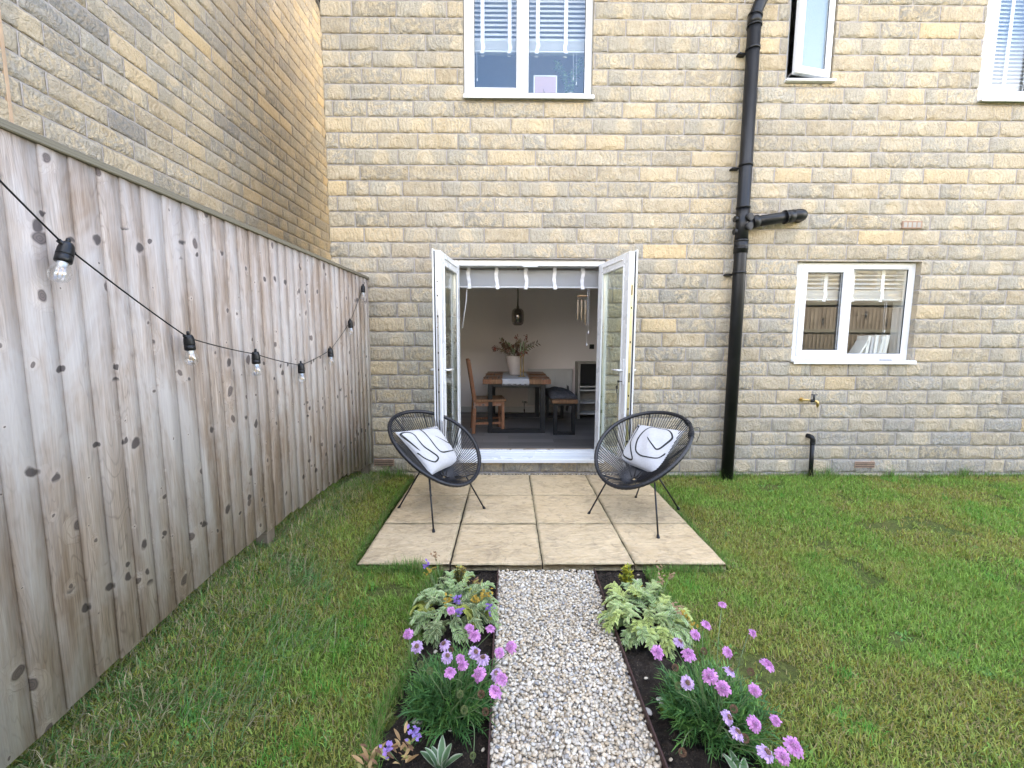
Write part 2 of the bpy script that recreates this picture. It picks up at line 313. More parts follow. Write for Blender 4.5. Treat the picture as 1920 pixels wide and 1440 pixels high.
class MB:
    """collects shapes in one bmesh"""
    def __init__(s): s.b = bmesh.new(); s.mi = 0
    def box(s, c, d, rot=None, bev=.002, mi=0):
        m = Matrix.Translation(c)
        if rot is not None: m = m @ (rot if isinstance(rot, Matrix) else Matrix.Rotation(rot, 4, 'Z'))
        r = bmesh.ops.create_cube(s.b, size=1, matrix=m @ Matrix.Diagonal((*d, 1)))
        vs = r['verts']; fs = set(f for v in vs for f in v.link_faces)
        for f in fs: f.material_index = mi
        bev = min(bev, min(d) * .3)
        if bev > 0:
            es = list(set(e for v in vs for e in v.link_edges))
            q = bmesh.ops.bevel(s.b, geom=es, offset=bev, segments=1, affect='EDGES', profile=.7)
            for f in q['faces']: f.material_index = mi
        return s
    def bb(s, a, b, **k):
        a = Vector(a); b = Vector(b); return s.box((a + b) / 2, tuple(abs(x) for x in (b - a)), **k)
    def beam(s, a, b, wd, ht, up=(0, 0, 1), **k):
        a = Vector(a); b = Vector(b); z = (b - a).normalized(); x = Vector(up).cross(z)
        if x.length < 1e-4: x = Vector((1, 0, 0)).cross(z)
        x.normalize(); y = z.cross(x); R = Matrix((x, y, z)).transposed().to_4x4()
        return s.box((a + b) / 2, (wd, ht, (b - a).length), rot=R, **k)
    def tube(s, pts, r, n=10, closed=False, mi=0, caps=True):
        pts = [Vector(p) for p in pts]; N = len(pts); rs = r if hasattr(r, '__len__') else [r] * N; rings = []; pv = None
        for i, p in enumerate(pts):
            if closed: d = pts[(i + 1) % N] - pts[i - 1]
            else: d = pts[min(i + 1, N - 1)] - pts[max(i - 1, 0)]
            d.normalize()
            if pv is None: x = d.orthogonal().normalized()
            else: x = pv - d * pv.dot(d); x.normalize()
            pv = x; y = d.cross(x)
            rings.append([s.b.verts.new(p + (x * cos(2 * pi * j / n) + y * sin(2 * pi * j / n)) * rs[i]) for j in range(n)])
        for i in range(N if closed else N - 1):
            A = rings[i]; B = rings[(i + 1) % N]
            sh = 0
            if closed and i == N - 1:
                sh = min(range(n), key=lambda k: (A[0].co - B[k].co).length)
            for j in range(n):
                f = s.b.faces.new((A[j], A[(j + 1) % n], B[(j + 1 + sh) % n], B[(j + sh) % n])); f.smooth = True; f.material_index = mi
        if caps and not closed:
            for R, fl in ((rings[0], 1), (rings[-1], 0)):
                f = s.b.faces.new(R[::-1] if fl else R); f.material_index = mi
        return s
    def lathe(s, prof, c=(0, 0, 0), n=24, mi=0, mat=None):
        m = Matrix.Translation(c) @ (mat or Matrix.Identity(4)); rings = []
        for r, z in prof:
            rings.append([s.b.verts.new(m @ Vector((max(r, 1e-4) * cos(2 * pi * j / n), max(r, 1e-4) * sin(2 * pi * j / n), z))) for j in range(n)])
        for A, B in zip(rings, rings[1:]):
            for j in range(n):
                f = s.b.faces.new((A[j], A[(j + 1) % n], B[(j + 1) % n], B[j])); f.smooth = True; f.material_index = mi
        return s
    def quad(s, pts, mi=0):
        f = s.b.faces.new([s.b.verts.new(p) for p in pts]); f.material_index = mi; return s
    def build(s, name, mat, parent=None, world=True):
        me = bpy.data.meshes.new(name); s.b.normal_update(); s.b.to_mesh(me); s.b.free(); return link(name, me, mat, parent, world)

class VC:
    """collects many small coloured polygons with numpy"""
    def __init__(s): s.V = []; s.Q = []; s.T = []; s.C = []; s.k = 0
    def add(s, V, Q=None, T=None, col=(1, 1, 1)):
        V = np.asarray(V, float); s.V.append(V)
        if Q is not None and len(Q): s.Q.append(np.asarray(Q) + s.k)
        if T is not None and len(T): s.T.append(np.asarray(T) + s.k)
        c = np.asarray(col, float); s.C.append(np.tile(c, (len(V), 1)) if c.ndim == 1 else c); s.k += len(V)
    def build(s, name, mat, parent=None, smooth=False):
        me = npmesh(name, np.concatenate(s.V), np.concatenate(s.Q) if s.Q else None, np.concatenate(s.T) if s.T else None, {'col': ('FLOAT_COLOR', np.concatenate(s.C))}, smooth)
        return link(name, me, mat, parent)

_T = RNG.random((256, 256))
def vn(x, y, seed=0):
    x = np.asarray(x, float) + seed * 17.3; y = np.asarray(y, float) + seed * 9.1; xi = np.floor(x).astype(int); yi = np.floor(y).astype(int); fx = x - xi; fy = y - yi
    fx = fx * fx * (3 - 2 * fx); fy = fy * fy * (3 - 2 * fy); g = lambda a, b: _T[a & 255, b & 255]
    return (g(xi, yi) * (1 - fx) + g(xi + 1, yi) * fx) * (1 - fy) + (g(xi, yi + 1) * (1 - fx) + g(xi + 1, yi + 1) * fx) * fy
def fbm(x, y, o=4, seed=0):
    r = 0; a = .5
    for i in range(o): r = r + a * vn(x, y, seed + i * 3); x = x * 2.03; y = y * 2.03; a *= .5
    return r / (1 - .5 ** o)

# ---------------------------------------------------------------- stone walls
def stone_wall(name, s0, s1, z0, z1, step, place, parent, openings=(), keep=None, seed=1, greybias=True, rock=1.):
    rg = np.random.default_rng(seed)
    bps = sorted(set([s0, s1] + [v for o in openings for v in o[:2]])); xs = []
    for a, b in zip(bps, bps[1:]): xs += list(np.linspace(a, b, max(2, int(round((b - a) / step)) + 1))[:-1])
    xs = np.array(xs + [s1]); CO = .15
    if step < .02: offs = [0, .0048, .0085, .015, .026, .042, .060, .078, .096, .112, .125, .135, .1415, .1455]
    else: offs = [0, .006, .014, .04, .075, .11, .136, .144]
    k0 = int(math.floor(z0 / CO)); k1 = int(math.ceil(z1 / CO)); zs = [k * CO + q for k in range(k0, k1) for q in offs]
    zs = np.array(sorted(set([round(z, 5) for z in zs if z0 <= z <= z1] + [z0, z1] + [v for o in openings for v in o[2:4]])))
    nx, nz = len(xs), len(zs); X, Z = np.meshgrid(xs, zs)
    K = np.floor(Z / CO + 1e-6).astype(int); D = np.zeros_like(X); RID = np.zeros(X.shape + (3,)); VX = np.zeros_like(X); VZ = np.zeros_like(X); WD = np.zeros_like(X)
    prev = np.array([])
    for k in range(k0, k1 + 1):
        js = [s0 - rg.uniform(.05, .3)]
        while js[-1] < s1 + .5:
            for _ in range(6):
                l = rg.choice([.215, .33, .38, .40, .425, .46, .48], p=[.07, .08, .22, .18, .2, .15, .10]); c = js[-1] + l
                if len(prev) == 0 or np.abs(prev - c).min() > .06: break
            js.append(xs[np.argmin(np.abs(xs - c))] if s0 < c < s1 else c)
        js = np.array(js); prev = js; rows = np.where(K[:, 0] == k)[0]
        if len(rows) == 0: continue
        j = np.clip(np.searchsorted(js, xs, 'right') - 1, 0, len(js) - 2); l = js[j]; r = js[j + 1]
        ids = rg.random((len(js), 3))
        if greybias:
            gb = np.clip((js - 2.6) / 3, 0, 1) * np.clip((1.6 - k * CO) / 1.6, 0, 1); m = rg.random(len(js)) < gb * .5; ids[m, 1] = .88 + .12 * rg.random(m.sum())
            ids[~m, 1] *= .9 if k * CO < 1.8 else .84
        dx = np.minimum(xs - l, r - xs)[None, :]; zz = Z[rows]; dz = np.minimum(zz - k * CO, (k + 1) * CO - zz)
        D[rows] = np.minimum(dx, dz); RID[rows] = ids[j][None]; WD[rows] = ((xs - (l + r) / 2))[None, :]; VX[rows] = ((xs - (l + r) / 2) / (r - l) * 2)[None, :]; VZ[rows] = (zz - (k + .5) * CO) / (CO / 2)
    rx = RID[..., 0] * 40; ry = RID[..., 2] * 40
    wob = fbm(X * 22 + rx, Z * 22 + ry, 2, 5) - .5
    De = np.clip(D + wob * (.014 + .022 * (VZ < -.4)) * (D > .006), 0, 1)
    e = np.clip((De - .005) / .018, 0, 1) ** .6
    bulge = (1 - .6 * VX ** 4) * (1 - .55 * np.abs(VZ) ** 3)
    wx = X * 5 + rx + 2.2 * fbm(X * 6 + rx, Z * 8 + ry, 3, 2); wz = Z * 9 + ry + 2.2 * fbm(X * 6 + ry, Z * 8 + rx, 3, 7)
    n1 = fbm(wx, wz, 4, 9); rid = 1 - np.abs(2 * n1 - 1) ** .7; n2 = fbm(X * 28 + rx, Z * 40 + ry, 3, 4)
    terr = np.abs(((n1 * 9 + RID[..., 1] * 3) % 1) - .5) * 2
    LOC = np.stack([WD * 2.2 + .5, VZ * .5 + .5, np.abs(VX)], -1); ox = (RID[..., 0] - .5) * .16; oz = (RID[..., 1] - .5) * .8
    rr = np.sqrt(((WD - ox) / .075) ** 2 + ((VZ - oz) * .75) ** 2) + 1.1 * fbm(X * 9 + rx, Z * 11 + ry, 3, 13); terr = terr * .5 + np.abs(((rr * 2.6) % 1) - .5) * 1.1
    H = .003 + e * (.0040 + rock * (.0020 * bulge + .003 * RID[..., 0] + .011 * rid * n2 + .014 * (n1 - .5) + .0055 * terr))
    H += (fbm(X * 60, Z * 60, 2, 3) - .5) * .0025
    for o in openings:      # stones are sawn square where they meet an opening
        m = (X > o[0] - .02) & (X < o[1] + .02) & (Z > o[2] - .02) & (Z < o[3] + .02); H[m] = np.minimum(H[m], .014)
    V = np.stack(place(X, H, Z), -1).reshape(-1, 3)
    I = np.arange(nx * nz).reshape(nz, nx); Q = np.stack([I[:-1, :-1], I[:-1, 1:], I[1:, 1:], I[1:, :-1]], -1)
    cx = (X[:-1, :-1] + X[1:, 1:]) / 2; cz = (Z[:-1, :-1] + Z[1:, 1:]) / 2; ok = np.ones(cx.shape, bool)
    for a, b, c, d in openings: ok &= ~((cx > a) & (cx < b) & (cz > c) & (cz < d))
    if keep is not None: ok &= keep(cx, cz)
    Q = Q[ok]; Vn = [V]; Qn = [Q]; R = [RID.reshape(-1, 3)]; E = [D.ravel()]; LC_ = [LOC.reshape(-1, 3)]; base = len(V)
    for a, b, c, d in openings:     # reveals
        ia, ib = np.argmin(abs(xs - a)), np.argmin(abs(xs - b)); ic, idd = np.argmin(abs(zs - c)), np.argmin(abs(zs - d))
        ring = list(I[ic, ia:ib + 1]) + list(I[ic:idd + 1, ib])[1:] + list(I[idd, ia:ib + 1])[::-1][1:] + list(I[ic:idd + 1, ia])[::-1][1:-1]
        ring = np.array(ring); bx = X.ravel()[ring]; bz = Z.ravel()[ring]
        back = np.stack(place(bx, np.full(len(bx), -.16), bz), -1); n = len(ring); nxt = np.roll(np.arange(n), -1)
        fr = V[ring]; Vn.append(fr); Vn.append(back); Qn.append(np.stack([base + np.arange(n), base + nxt, base + n + nxt, base + n + np.arange(n)], -1)); base += 2 * n
        for _ in range(2): R.append(RID.reshape(-1, 3)[ring]); LC_.append(LOC.reshape(-1, 3)[ring]); E.append(np.maximum(D.ravel()[ring], 0))
    me = npmesh(name, np.concatenate(Vn), np.concatenate(Qn), None, {'rid': ('FLOAT_COLOR', np.concatenate(R)), 'edge': ('FLOAT', np.concatenate(E)), 'loc': ('FLOAT_COLOR', np.concatenate(LC_))}, True)
    return link(name, me, 'stone', parent)

house = thing('stone_house', 'buff rock-faced stone house with open white French doors on the patio', 'house', (1.7, 0, 0))
OPN = [(-.585, 1.0, .14, 2.245), (-.452, .812, 3.765, 5.0), (2.70, 3.165, 3.93, 5.0), (4.62, 5.9, 3.77, 5.0), (2.965, 4.245, 1.19, 2.235)]
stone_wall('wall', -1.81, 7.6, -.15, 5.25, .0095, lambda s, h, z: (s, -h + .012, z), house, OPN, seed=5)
def gable_ok(y, z): return z < 5.25 + np.minimum(y, 9 - y) * .75
stone_wall('gable_wall', 0, 9, -.15, 8.6, .05, lambda s, h, z: (-1.80 - h, s, z), house, keep=gable_ok, seed=8, greybias=False, openings=[(.7, 2.4, .95, 2.25)])
m = MB(); m.bb((-1.80, .7, .95), (-1.75, .76, 2.25), bev=.002); m.bb((-1.80, 2.34, .95), (-1.75, 2.4, 2.25), bev=.002); m.bb((-1.80, .7, .951), (-1.75, 2.4, 1.01), bev=.002); m.bb((-1.80, .7, 2.19), (-1.75, 2.4, 2.249), bev=.002); added_window = m.build('window', 'upvc', house)  # added side window on the unseen gable, lets extra daylight into the dining room
m = MB(); m.bb((-1.78, .76, 1.01), (-1.776, 2.34, 2.19), bev=0); m.build('pane', 'glass', added_window)
m = MB(); m.quad([(7.6, 0, -.15), (7.6, 9, -.15), (7.6, 9, 5.1), (7.6, 4.5, 8.4), (7.6, 0, 5.1)]); m.quad([(-1.8, 9, -.15), (7.6, 9, -.15), (7.6, 9, 5.1), (-1.8, 9, 5.1)]); m.build('rear_wall', 'stone', house)
# rebate behind the wall face so nothing leaks round frames
RB = MB()
xsb = [-1.78, -.505, .975, 2.965, 4.245, 7.58]
def backing(x0, x1, z0, z1): RB.bb((x0, .11, z0), (x1, .27, z1), bev=0)
backing(-1.79, -.595, -.1, 3.2); backing(-.595, 1.01, 2.25, 3.2); backing(1.01, 2.97, -.1, 3.2); backing(2.97, 4.24, 2.24, 3.2); backing(4.24, 7.6, -.1, 3.2); backing(2.97, 4.24, -.1, 1.19); backing(-.595, 1.01, -.1, .13)
backing(-1.79, 7.6, 3.2, 3.765); backing(-1.79, -.46, 3.765, 5.1); backing(.82, 2.70, 3.765, 5.1); backing(3.17, 4.61, 3.765, 5.1); backing(5.91, 7.6, 3.765, 5.1); backing(2.70, 3.17, 3.765, 3.925); backing(-.46, .82, 4.99, 5.1); backing(2.7, 3.17, 4.99, 5.1); backing(4.61, 5.91, 4.99, 5.1)
RB.build('inner_leaf', 'plaster', house)
# interior
m = MB(); m.bb((-1.78, .29, .05), (7.58, 5.0, .15), bev=0); m.build('interior_floor', 'floor', house)
m = MB(); m.bb((-1.78, 2.86, .15), (7.58, 2.96, 2.55), bev=0); m.bb((-1.77, .27, .15), (-1.70, .72, 2.55), bev=0); m.bb((-1.77, 2.38, .15), (-1.70, 2.86, 2.55), bev=0); m.bb((-1.77, .72, .15), (-1.70, 2.38, .97), bev=0); m.bb((-1.77, .72, 2.23), (-1.70, 2.38, 2.55), bev=0); m.bb((7.50, .27, .15), (7.58, 2.86, 2.55), bev=0)
m.bb((-1.78, 3.9, 2.8), (7.58, 4.0, 5.1), bev=0); m.bb((-1.78, .27, 2.8), (-1.7, 3.9, 5.1), bev=0); m.bb((1.2, .27, 2.8), (1.28, 3.9, 5.1), bev=0); m.bb((4.3, .27, 2.8), (4.38, 3.9, 5.1), bev=0)
m.bb((7.50, .27, 2.8), (7.58, 3.9, 5.1), bev=0); m.build('interior_wall', 'plaster', house)
m = MB(); m.bb((-1.78, .27, 2.55), (7.58, 4.0, 2.8), bev=0); m.bb((-1.78, .27, 5.1), (7.58, 9, 5.2), bev=0); m.build('ceiling', 'ceiling', house)
m = MB(); m.bb((-1.70, 2.842, .15), (7.5, 2.86, .25), bev=.003); m.build('skirting_board', 'white_paint', house)
# roof, fascia and gutter of the house (above the picture)
m = MB(); m.beam((2.9, -.30, 5.22), (2.9, 4.5, 8.80), 9.7, .12, up=(0, 1, 0), bev=0); m.beam((2.9, 9.35, 5.22), (2.9, 4.5, 8.80), 9.7, .12, up=(0, 1, 0), bev=0); m.build('roof', 'roof', house)
m = MB(); m.bb((-1.95, -.31, 5.13), (7.75, -.285, 5.33), bev=0); m.build('fascia', 'upvc', house)

# ---------------------------------------------------------------- windows
def frame_rect(m, x0, x1, z0, z1, y0, y1, w, bev=.004, wb=None, wt_=None):
    wb = wb or w; wt_ = wt_ or w
    m.bb((x0, y0, z0), (x0 + w, y1, z1), bev=bev); m.bb((x1 - w, y0, z0), (x1, y1, z1), bev=bev)
    m.bb((x0 + w, y0 + .0006, z0), (x1 - w, y1 - .0006, z0 + wb), bev=bev); m.bb((x0 + w, y0 + .0006, z1 - wt_), (x1 - w, y1 - .0006, z1), bev=bev)
def window(x0, x1, z0, z1, mull, name='window', glassmat='glass', vent=False, sash=True, fx=0.):
    y0 = .055; sx0 = x0; x0 = x0 + fx; m = MB()
    if fx > .01: m.bb((sx0 - .02, y0 + .004, z0 + .01), (x0 + .0035, .12, z1), bev=0)
    m.bb((x1 - .0045, y0 + .006, z0 + .01), (x1 + .02, .12, z1), bev=0)
    frame_rect(m, x0 + .004, x1 - .004, z0 + .032, z1 - .004, y0, .125, .052)
    if mull: m.bb((mull - .028, y0 + .001, z0 + .084), (mull + .028, .124, z1 - .056), bev=.003)
    fr = m.build(name, 'upvc', house)
    ps = [(x0 + .056, (mull - .028) if mull else x1 - .056, True)]
    if mull: ps.append((mull + .028, x1 - .056, False))
    for a, b, sh in ps:
        za, zb = z0 + .084, z1 - .056
        if sh and sash:
            m = MB(); frame_rect(m, a - .012, b + .012, za - .012, zb + .012, y0 - .016, y0 + .03, .062, bev=.006); m.build('sash', 'upvc', fr)
            g = .05
            m = MB(); frame_rect(m, a + g - .004, b - g + .004, za + g - .004, zb - g + .004, y0 + .0, y0 + .008, .006, bev=0); m.build('gasket', 'gasket', fr)
        else:
            g = .0
            m = MB(); frame_rect(m, a - .001, b + .001, za - .001, zb + .001, y0 + .006, y0 + .03, .014, bev=.003); m.build('glazing_bead', 'upvc', fr); g = .012
            m = MB(); frame_rect(m, a + g, b - g, za + g, zb - g, y0 + .012, y0 + .02, .005, bev=0); m.build('gasket', 'gasket', fr)
        m = MB(); m.bb((a + g, y0 + .018, za + g), (b - g, y0 + .022, zb - g), bev=0); m.build('pane', glassmat, fr)
    m = MB(); m.bb((sx0 + .004, -.045, z0 + .006), (x1 + .012, .11, z0 + .030), bev=.004); m.bb((sx0 + .004, -.047, z0 - .008), (x1 + .012, -.040, z0 + .022), bev=.002); m.build('window_sill', 'upvc', fr)
    m = MB(); m.bb((x0, .125, z0 + .02), (x1, .29, z0 + .05), bev=.003); m.bb((x0 - .0, .126, z0 + .05), (x0 + .012, .27, z1), bev=0); m.bb((x1 - .012, .126, z0 + .05), (x1, .27, z1), bev=0); m.bb((x0, .126, z1 - .012), (x1, .27, z1), bev=0); m.build('inner_reveal', 'white_paint', fr)
    if vent:
        m = MB(); m.bb((x0 + .09, y0 - .012, z1 - .046), (x0 + .47, y0 + .001, z1 - .032), bev=.003); m.build('trickle_vent', 'upvc', fr)
    return fr
window(-.452, .812, 3.765, 5.0, .145)
window(4.62, 5.9, 3.77, 5.0, 5.22, fx=.065)
kw = window(2.965, 4.245, 1.19, 2.235, 3.56, vent=True, fx=.035)
m = MB(); m.box((3.95, -.02, 1.222), (.13, .02, .016), bev=.005); m.build('latch', 'black_plastic', kw)
# small obscure window, casement pushed open on its left side
x0, x1, z0, z1 = 2.70, 3.165, 3.93, 5.0
m = MB(); frame_rect(m, x0 + .004, x1 - .004, z0 + .032, z1 - .004, .055, .125, .045); sw = m.build('window', 'upvc', house)
m = MB(); m.bb((x0 - .008, -.045, z0 + .006), (x1 + .012, .11, z0 + .030), bev=.004); m.build('window_sill', 'upvc', sw)
ang = radians(12); hx, hy = x1 - .03, .045
def rot_pt(p): d = Vector(p) - Vector((hx, hy, 0)); return Vector((hx, hy, 0)) + Vector((d.x * cos(ang) - d.y * sin(ang), d.x * sin(ang) + d.y * cos(ang), d.z))
def rotm(mesh):
    for v in mesh.vertices: v.co = rot_pt(v.co)
m = MB(); frame_rect(m, x0 + .03, x1 - .03, z0 + .06, z1 - .03, .0, .05, .07, bev=.006); o = m.build('sash', 'upvc', sw); rotm(o.data)
m = MB(); m.bb((x0 + .095, .022, z0 + .125), (x1 - .095, .03, z1 - .095), bev=0); o = m.build('pane', 'obscure', sw); rotm(o.data)
m = MB(); frame_rect(m, x0 + .094, x1 - .094, z0 + .124, z1 - .094, .005, .018, .006, bev=0); o = m.build('gasket', 'gasket', sw); rotm(o.data)
m = MB(); m.beam((x0 + .06, .07, z0 + .09), (x0 + .045, -.06, z0 + .09), .012, .006); m.build('stay', 'steel', sw)

# ---------------------------------------------------------------- French doors
DX0, DX1, DZ0, DZ1 = -.585, 1.0, .14, 2.245
m = MB()
m.bb((DX0 + .003, .05, DZ0 + .03), (DX0 + .058, .12, DZ1 - .003), bev=.004); m.bb((DX1 - .058, .05, DZ0 + .03), (DX1 - .003, .12, DZ1 - .003), bev=.004)
m.bb((DX0 + .058, .051, DZ1 - .062), (DX1 - .058, .119, DZ1 - .003), bev=.004); m.bb((DX0 + .058, .051, DZ0 + .03), (DX1 - .058, .119, DZ0 + .09), bev=.004)
df = m.build('door_frame', 'upvc', house)
m = MB(); m.bb((DX0 - .01, -.075, DZ0 + .004), (DX1 + .012, .118, DZ0 + .029), bev=.004); m.bb((DX0 - .01, -.078, DZ0 - .012), (DX1 + .012, -.068, DZ0 + .02), bev=.002)
m.bb((DX0 + .06, .032, DZ0 + .0295), (DX1 - .06, .05, DZ0 + .072), bev=.003); m.build('door_sill', 'upvc', df)
m = MB(); m.bb((DX0 + .06, .1195, DZ0 + .03), (DX1 - .06, .29, DZ0 + .05), bev=.002); m.build('threshold', 'tan', df)
for a_, b_ in ((.16, .30), (-.02, .03), (.42, .47)): m = MB(); m.bb((a_, .062, DZ0 + .0905), (b_, .085, DZ0 + .097), bev=.001); m.build('keep', 'steel', df)
m = MB(); m.bb((.14, .045, DZ1 - .072), (.30, .052, DZ1 - .058), bev=.003); m.build('drip_bar', 'upvc', df)
m = MB(); m.bb((DX0 + .003, .1205, DZ0 + .02), (DX0 + .013, .27, DZ1), bev=0); m.bb((DX1 - .013, .1205, DZ0 + .02), (DX1 - .003, .27, DZ1), bev=0); m.bb((DX0, .1205, DZ1 - .012), (DX1, .27, DZ1), bev=0); m.build('inner_reveal', 'white_paint', df)
def door_leaf(side):
    """leaf built along local +x from its hinge; y- is the outdoor face when shut"""
    W, Z0, Z1 = .715, .205, 2.195
    left = side < 0
    hxy = Vector((DX0 + .012, .046)) if left else Vector((DX1 - .012, .046))
    end = Vector((-.652, -.655)) if left else Vector((1.100, -.635))
    ax = (end - hxy).normalized()                       # along the leaf
    ny = Vector((-ax.y, ax.x)) if left else Vector((ax.y, -ax.x))   # towards the room side of the leaf when open: faces the opening
    inn = Vector((1, 0)) if left else Vector((-1, 0))
    if ny.dot(inn) < 0: ny = -ny
    def P(a, b, z): q = hxy + ax * a + ny * b; return Vector((q.x, q.y, z))
    def mk(fn, name, mat, parent):
        mm = MB(); fn(mm)
        for v in mm.b.verts: v.co = P(v.co.x, v.co.y, v.co.z)
        bmesh.ops.recalc_face_normals(mm.b, faces=mm.b.faces[:])
        return mm.build(name, mat, parent)
    T = .062
    def body(m): frame_rect(m, 0, W, Z0, Z1, 0, T, .098, bev=.005, wb=.11)
    leaf = mk(body, 'door', 'upvc', house)
    def outer(m): frame_rect(m, -.008, W + .012, Z0 - .012, Z1 + .012, -.014, -.0006, .03, bev=.003)
    mk(outer, 'door_rebate', 'upvc', leaf)
    def gs(m): frame_rect(m, .004, W + .002, Z0, Z1, -.0004, .0035, .0, bev=0) if False else (m.bb((W, .0008, Z0 + .004), (W + .0035, .010, Z1 - .004), bev=0), m.bb((.09, T - .004, Z0 + .10), (.098, T + .0005, Z1 - .09), bev=0), m.bb((W - .104, T - .004, Z0 + .10), (W - .097, T + .0005, Z1 - .09), bev=0), m.bb((.098, T - .004, Z1 - .104), (W - .104, T + .0005, Z1 - .097), bev=0), m.bb((.098, T - .004, Z0 + .107), (W - .104, T + .0005, Z0 + .114), bev=0))
    mk(gs, 'gasket', 'gasket', leaf)
    def bead(m): frame_rect(m, .096, W - .096, Z0 + .108, Z1 - .096, T - .012, T + .006, .02, bev=.005)
    mk(bead, 'glazing_bead', 'upvc', leaf)
    def pane(m): m.bb((.10, .026, Z0 + .112), (W - .10, .032, Z1 - .10), bev=0)
    mk(pane, 'pane', 'doorglass', leaf)
    def spacer(m): frame_rect(m, .099, W - .099, Z0 + .111, Z1 - .099, .0335, .046, .012, bev=0)
    mk(spacer, 'glazing_spacer', 'steel', leaf)
    def vent(m): m.bb((.12, T, Z1 - .056), (W - .13, T + .010, Z1 - .040), bev=.003)
    mk(vent, 'trickle_vent', 'upvc', leaf)
    def lock(m):
        if left: m.bb((W, .022, Z0 + .05), (W + .003, .038, Z1 - .25), bev=.0005)
        else: m.bb((W, .016, Z0 + .1), (W + .003, .042, Z1 - .22), bev=.0005)
    mk(lock, 'lock_strip', 'gold_strip' if not left else 'steel', leaf)
    for z in ((1.92, 1.80, 1.62, 1.30, 1.15, .95, .6) if left else (1.82, 1.05, 1.70, 1.40, .92, .80, .5)):
        mk(lambda m: m.bb((W + .003, .024, z), (W + .0045, .034, z + (.085 if z in (1.82, 1.05) else .018)), bev=0), 'lock_slot', 'black_recess', leaf)
    hz = 1.155
    def handle(m):
        for sgn, b0 in ((1, T), (-1, -.0006)):
            m.bb((W - .062, b0 + (.0 if sgn > 0 else -.022), hz - .13), (W - .030, b0 + (.010 if sgn > 0 else -.0135), hz + .10), bev=.004)
            m.tube([(W - .046, b0 + sgn * .008, hz), (W - .046, b0 + sgn * .045, hz), (W - .056, b0 + sgn * .052, hz), (W - .17, b0 + sgn * .055, hz - .002)], [.009, .009, .010, .008], 8)
    mk(handle, 'handle', 'upvc', leaf)
    for z in (.45, 1.2, 1.95): mk(lambda m: m.tube([(-.012, -.012, z - .05), (-.012, -.012, z + .05)], .009, 8), 'hinge', 'upvc', leaf)
    if not left:
        def keys(m):
            z = 1.055
            m.tube([(W - .046, T + .008, z), (W - .046, T + .035, z)], .004, 6); m.box((W - .046, T + .045, z), (.004, .022, .02), bev=.001)
            m.tube([(W - .046 + .022 * cos(t) * .3, T + .05 + .004 * cos(t), z - .028 + .02 * sin(t)) for t in np.linspace(0, 2 * pi, 12, endpoint=False)], .0018, 5, closed=True)
            m.tube([(W - .046 - .016 + .013 * cos(t), T + .052, z - .055 + .013 * sin(t)) for t in np.linspace(0, 2 * pi, 12, endpoint=False)], .005, 6, closed=True)
            m.box((W - .062, T + .052, z - .088), (.008, .003, .04), bev=.0005)
        k = mk(keys, 'key_ring', 'black_metal', leaf)
door_leaf(-1); door_leaf(1)

# ---------------------------------------------------------------- air bricks
def air_brick(x0, x1, z0, z1, slots, clay=True):
    m = MB(); m.bb((x0, -.016, z0), (x1, .02, z1), bev=.003)
    o = m.build('air_brick', 'terracotta', house); m = MB()
    if slots == 'v':
        for i in range(4): a = x0 + .014 + i * (x1 - x0 - .02) / 4; m.bb((a, -.0172, z0 + .012), (a + .032, -.0155, z1 - .014), bev=0)
    else:
        for i in range(3): a = z0 + .014 + i * (z1 - z0 - .012) / 3; m.bb((x0 + .008, -.0172, a), (x1 - .008, -.0155, a + .007), bev=0)
    m.build('slot', 'black_recess', o) if slots == 'h' else m.build('slot', 'cabinet', o)
air_brick(3.99, 4.195, 2.56, 2.635, 'v'); air_brick(3.735, 3.955, .06, .128, 'h'); air_brick(-1.44, -1.225, .075, .145, 'h')

# ---------------------------------------------------------------- neighbour's house
nb = thing('stone_house', 'tall windowless side wall of the neighbouring stone house rising behind the fence', 'house', (-6, .4, 0))
NR = lambda y: 5.5 + np.minimum(y + 3.8, 4.6 - y) * .60
stone_wall('wall', -3.8, 4.6, -.15, 8.1, .012, lambda s, h, z: (-3.01 + h, s, z), nb, keep=lambda y, z: z < NR(y), seed=21, greybias=False, rock=.75)
for y in (-3.8, 4.6): m = MB(); m.quad([(-9, y, -.15), (-3.01, y, -.15), (-3.01, y, 5.5), (-9, y, 5.5)]); m.build('end_wall', 'stone', nb)
m = MB(); a = (-6, -4.15, 5.33); r = (-6, .4, 8.08); b = (-6, 4.95, 5.33)
m.beam(a, r, 6.06, .1, up=(0, 1, 0), bev=0); m.beam(b, r, 6.06, .1, up=(0, 1, 0), bev=0); m.build('roof', 'roof', nb)
m = MB(); m.beam((-2.96, -4.15, 5.36), (-2.96, .4, 8.09), .03, .14, up=(1, 0, 0)); m.beam((-2.96, 4.95, 5.36), (-2.96, .4, 8.09), .03, .14, up=(1, 0, 0)); m.build('barge_board', 'black_plastic', nb)
m = MB(); m.bb((-3.01, -1.71, 0), (-2.992, -1.69, 6), bev=.002); m.build('movement_joint', 'mastic', nb)

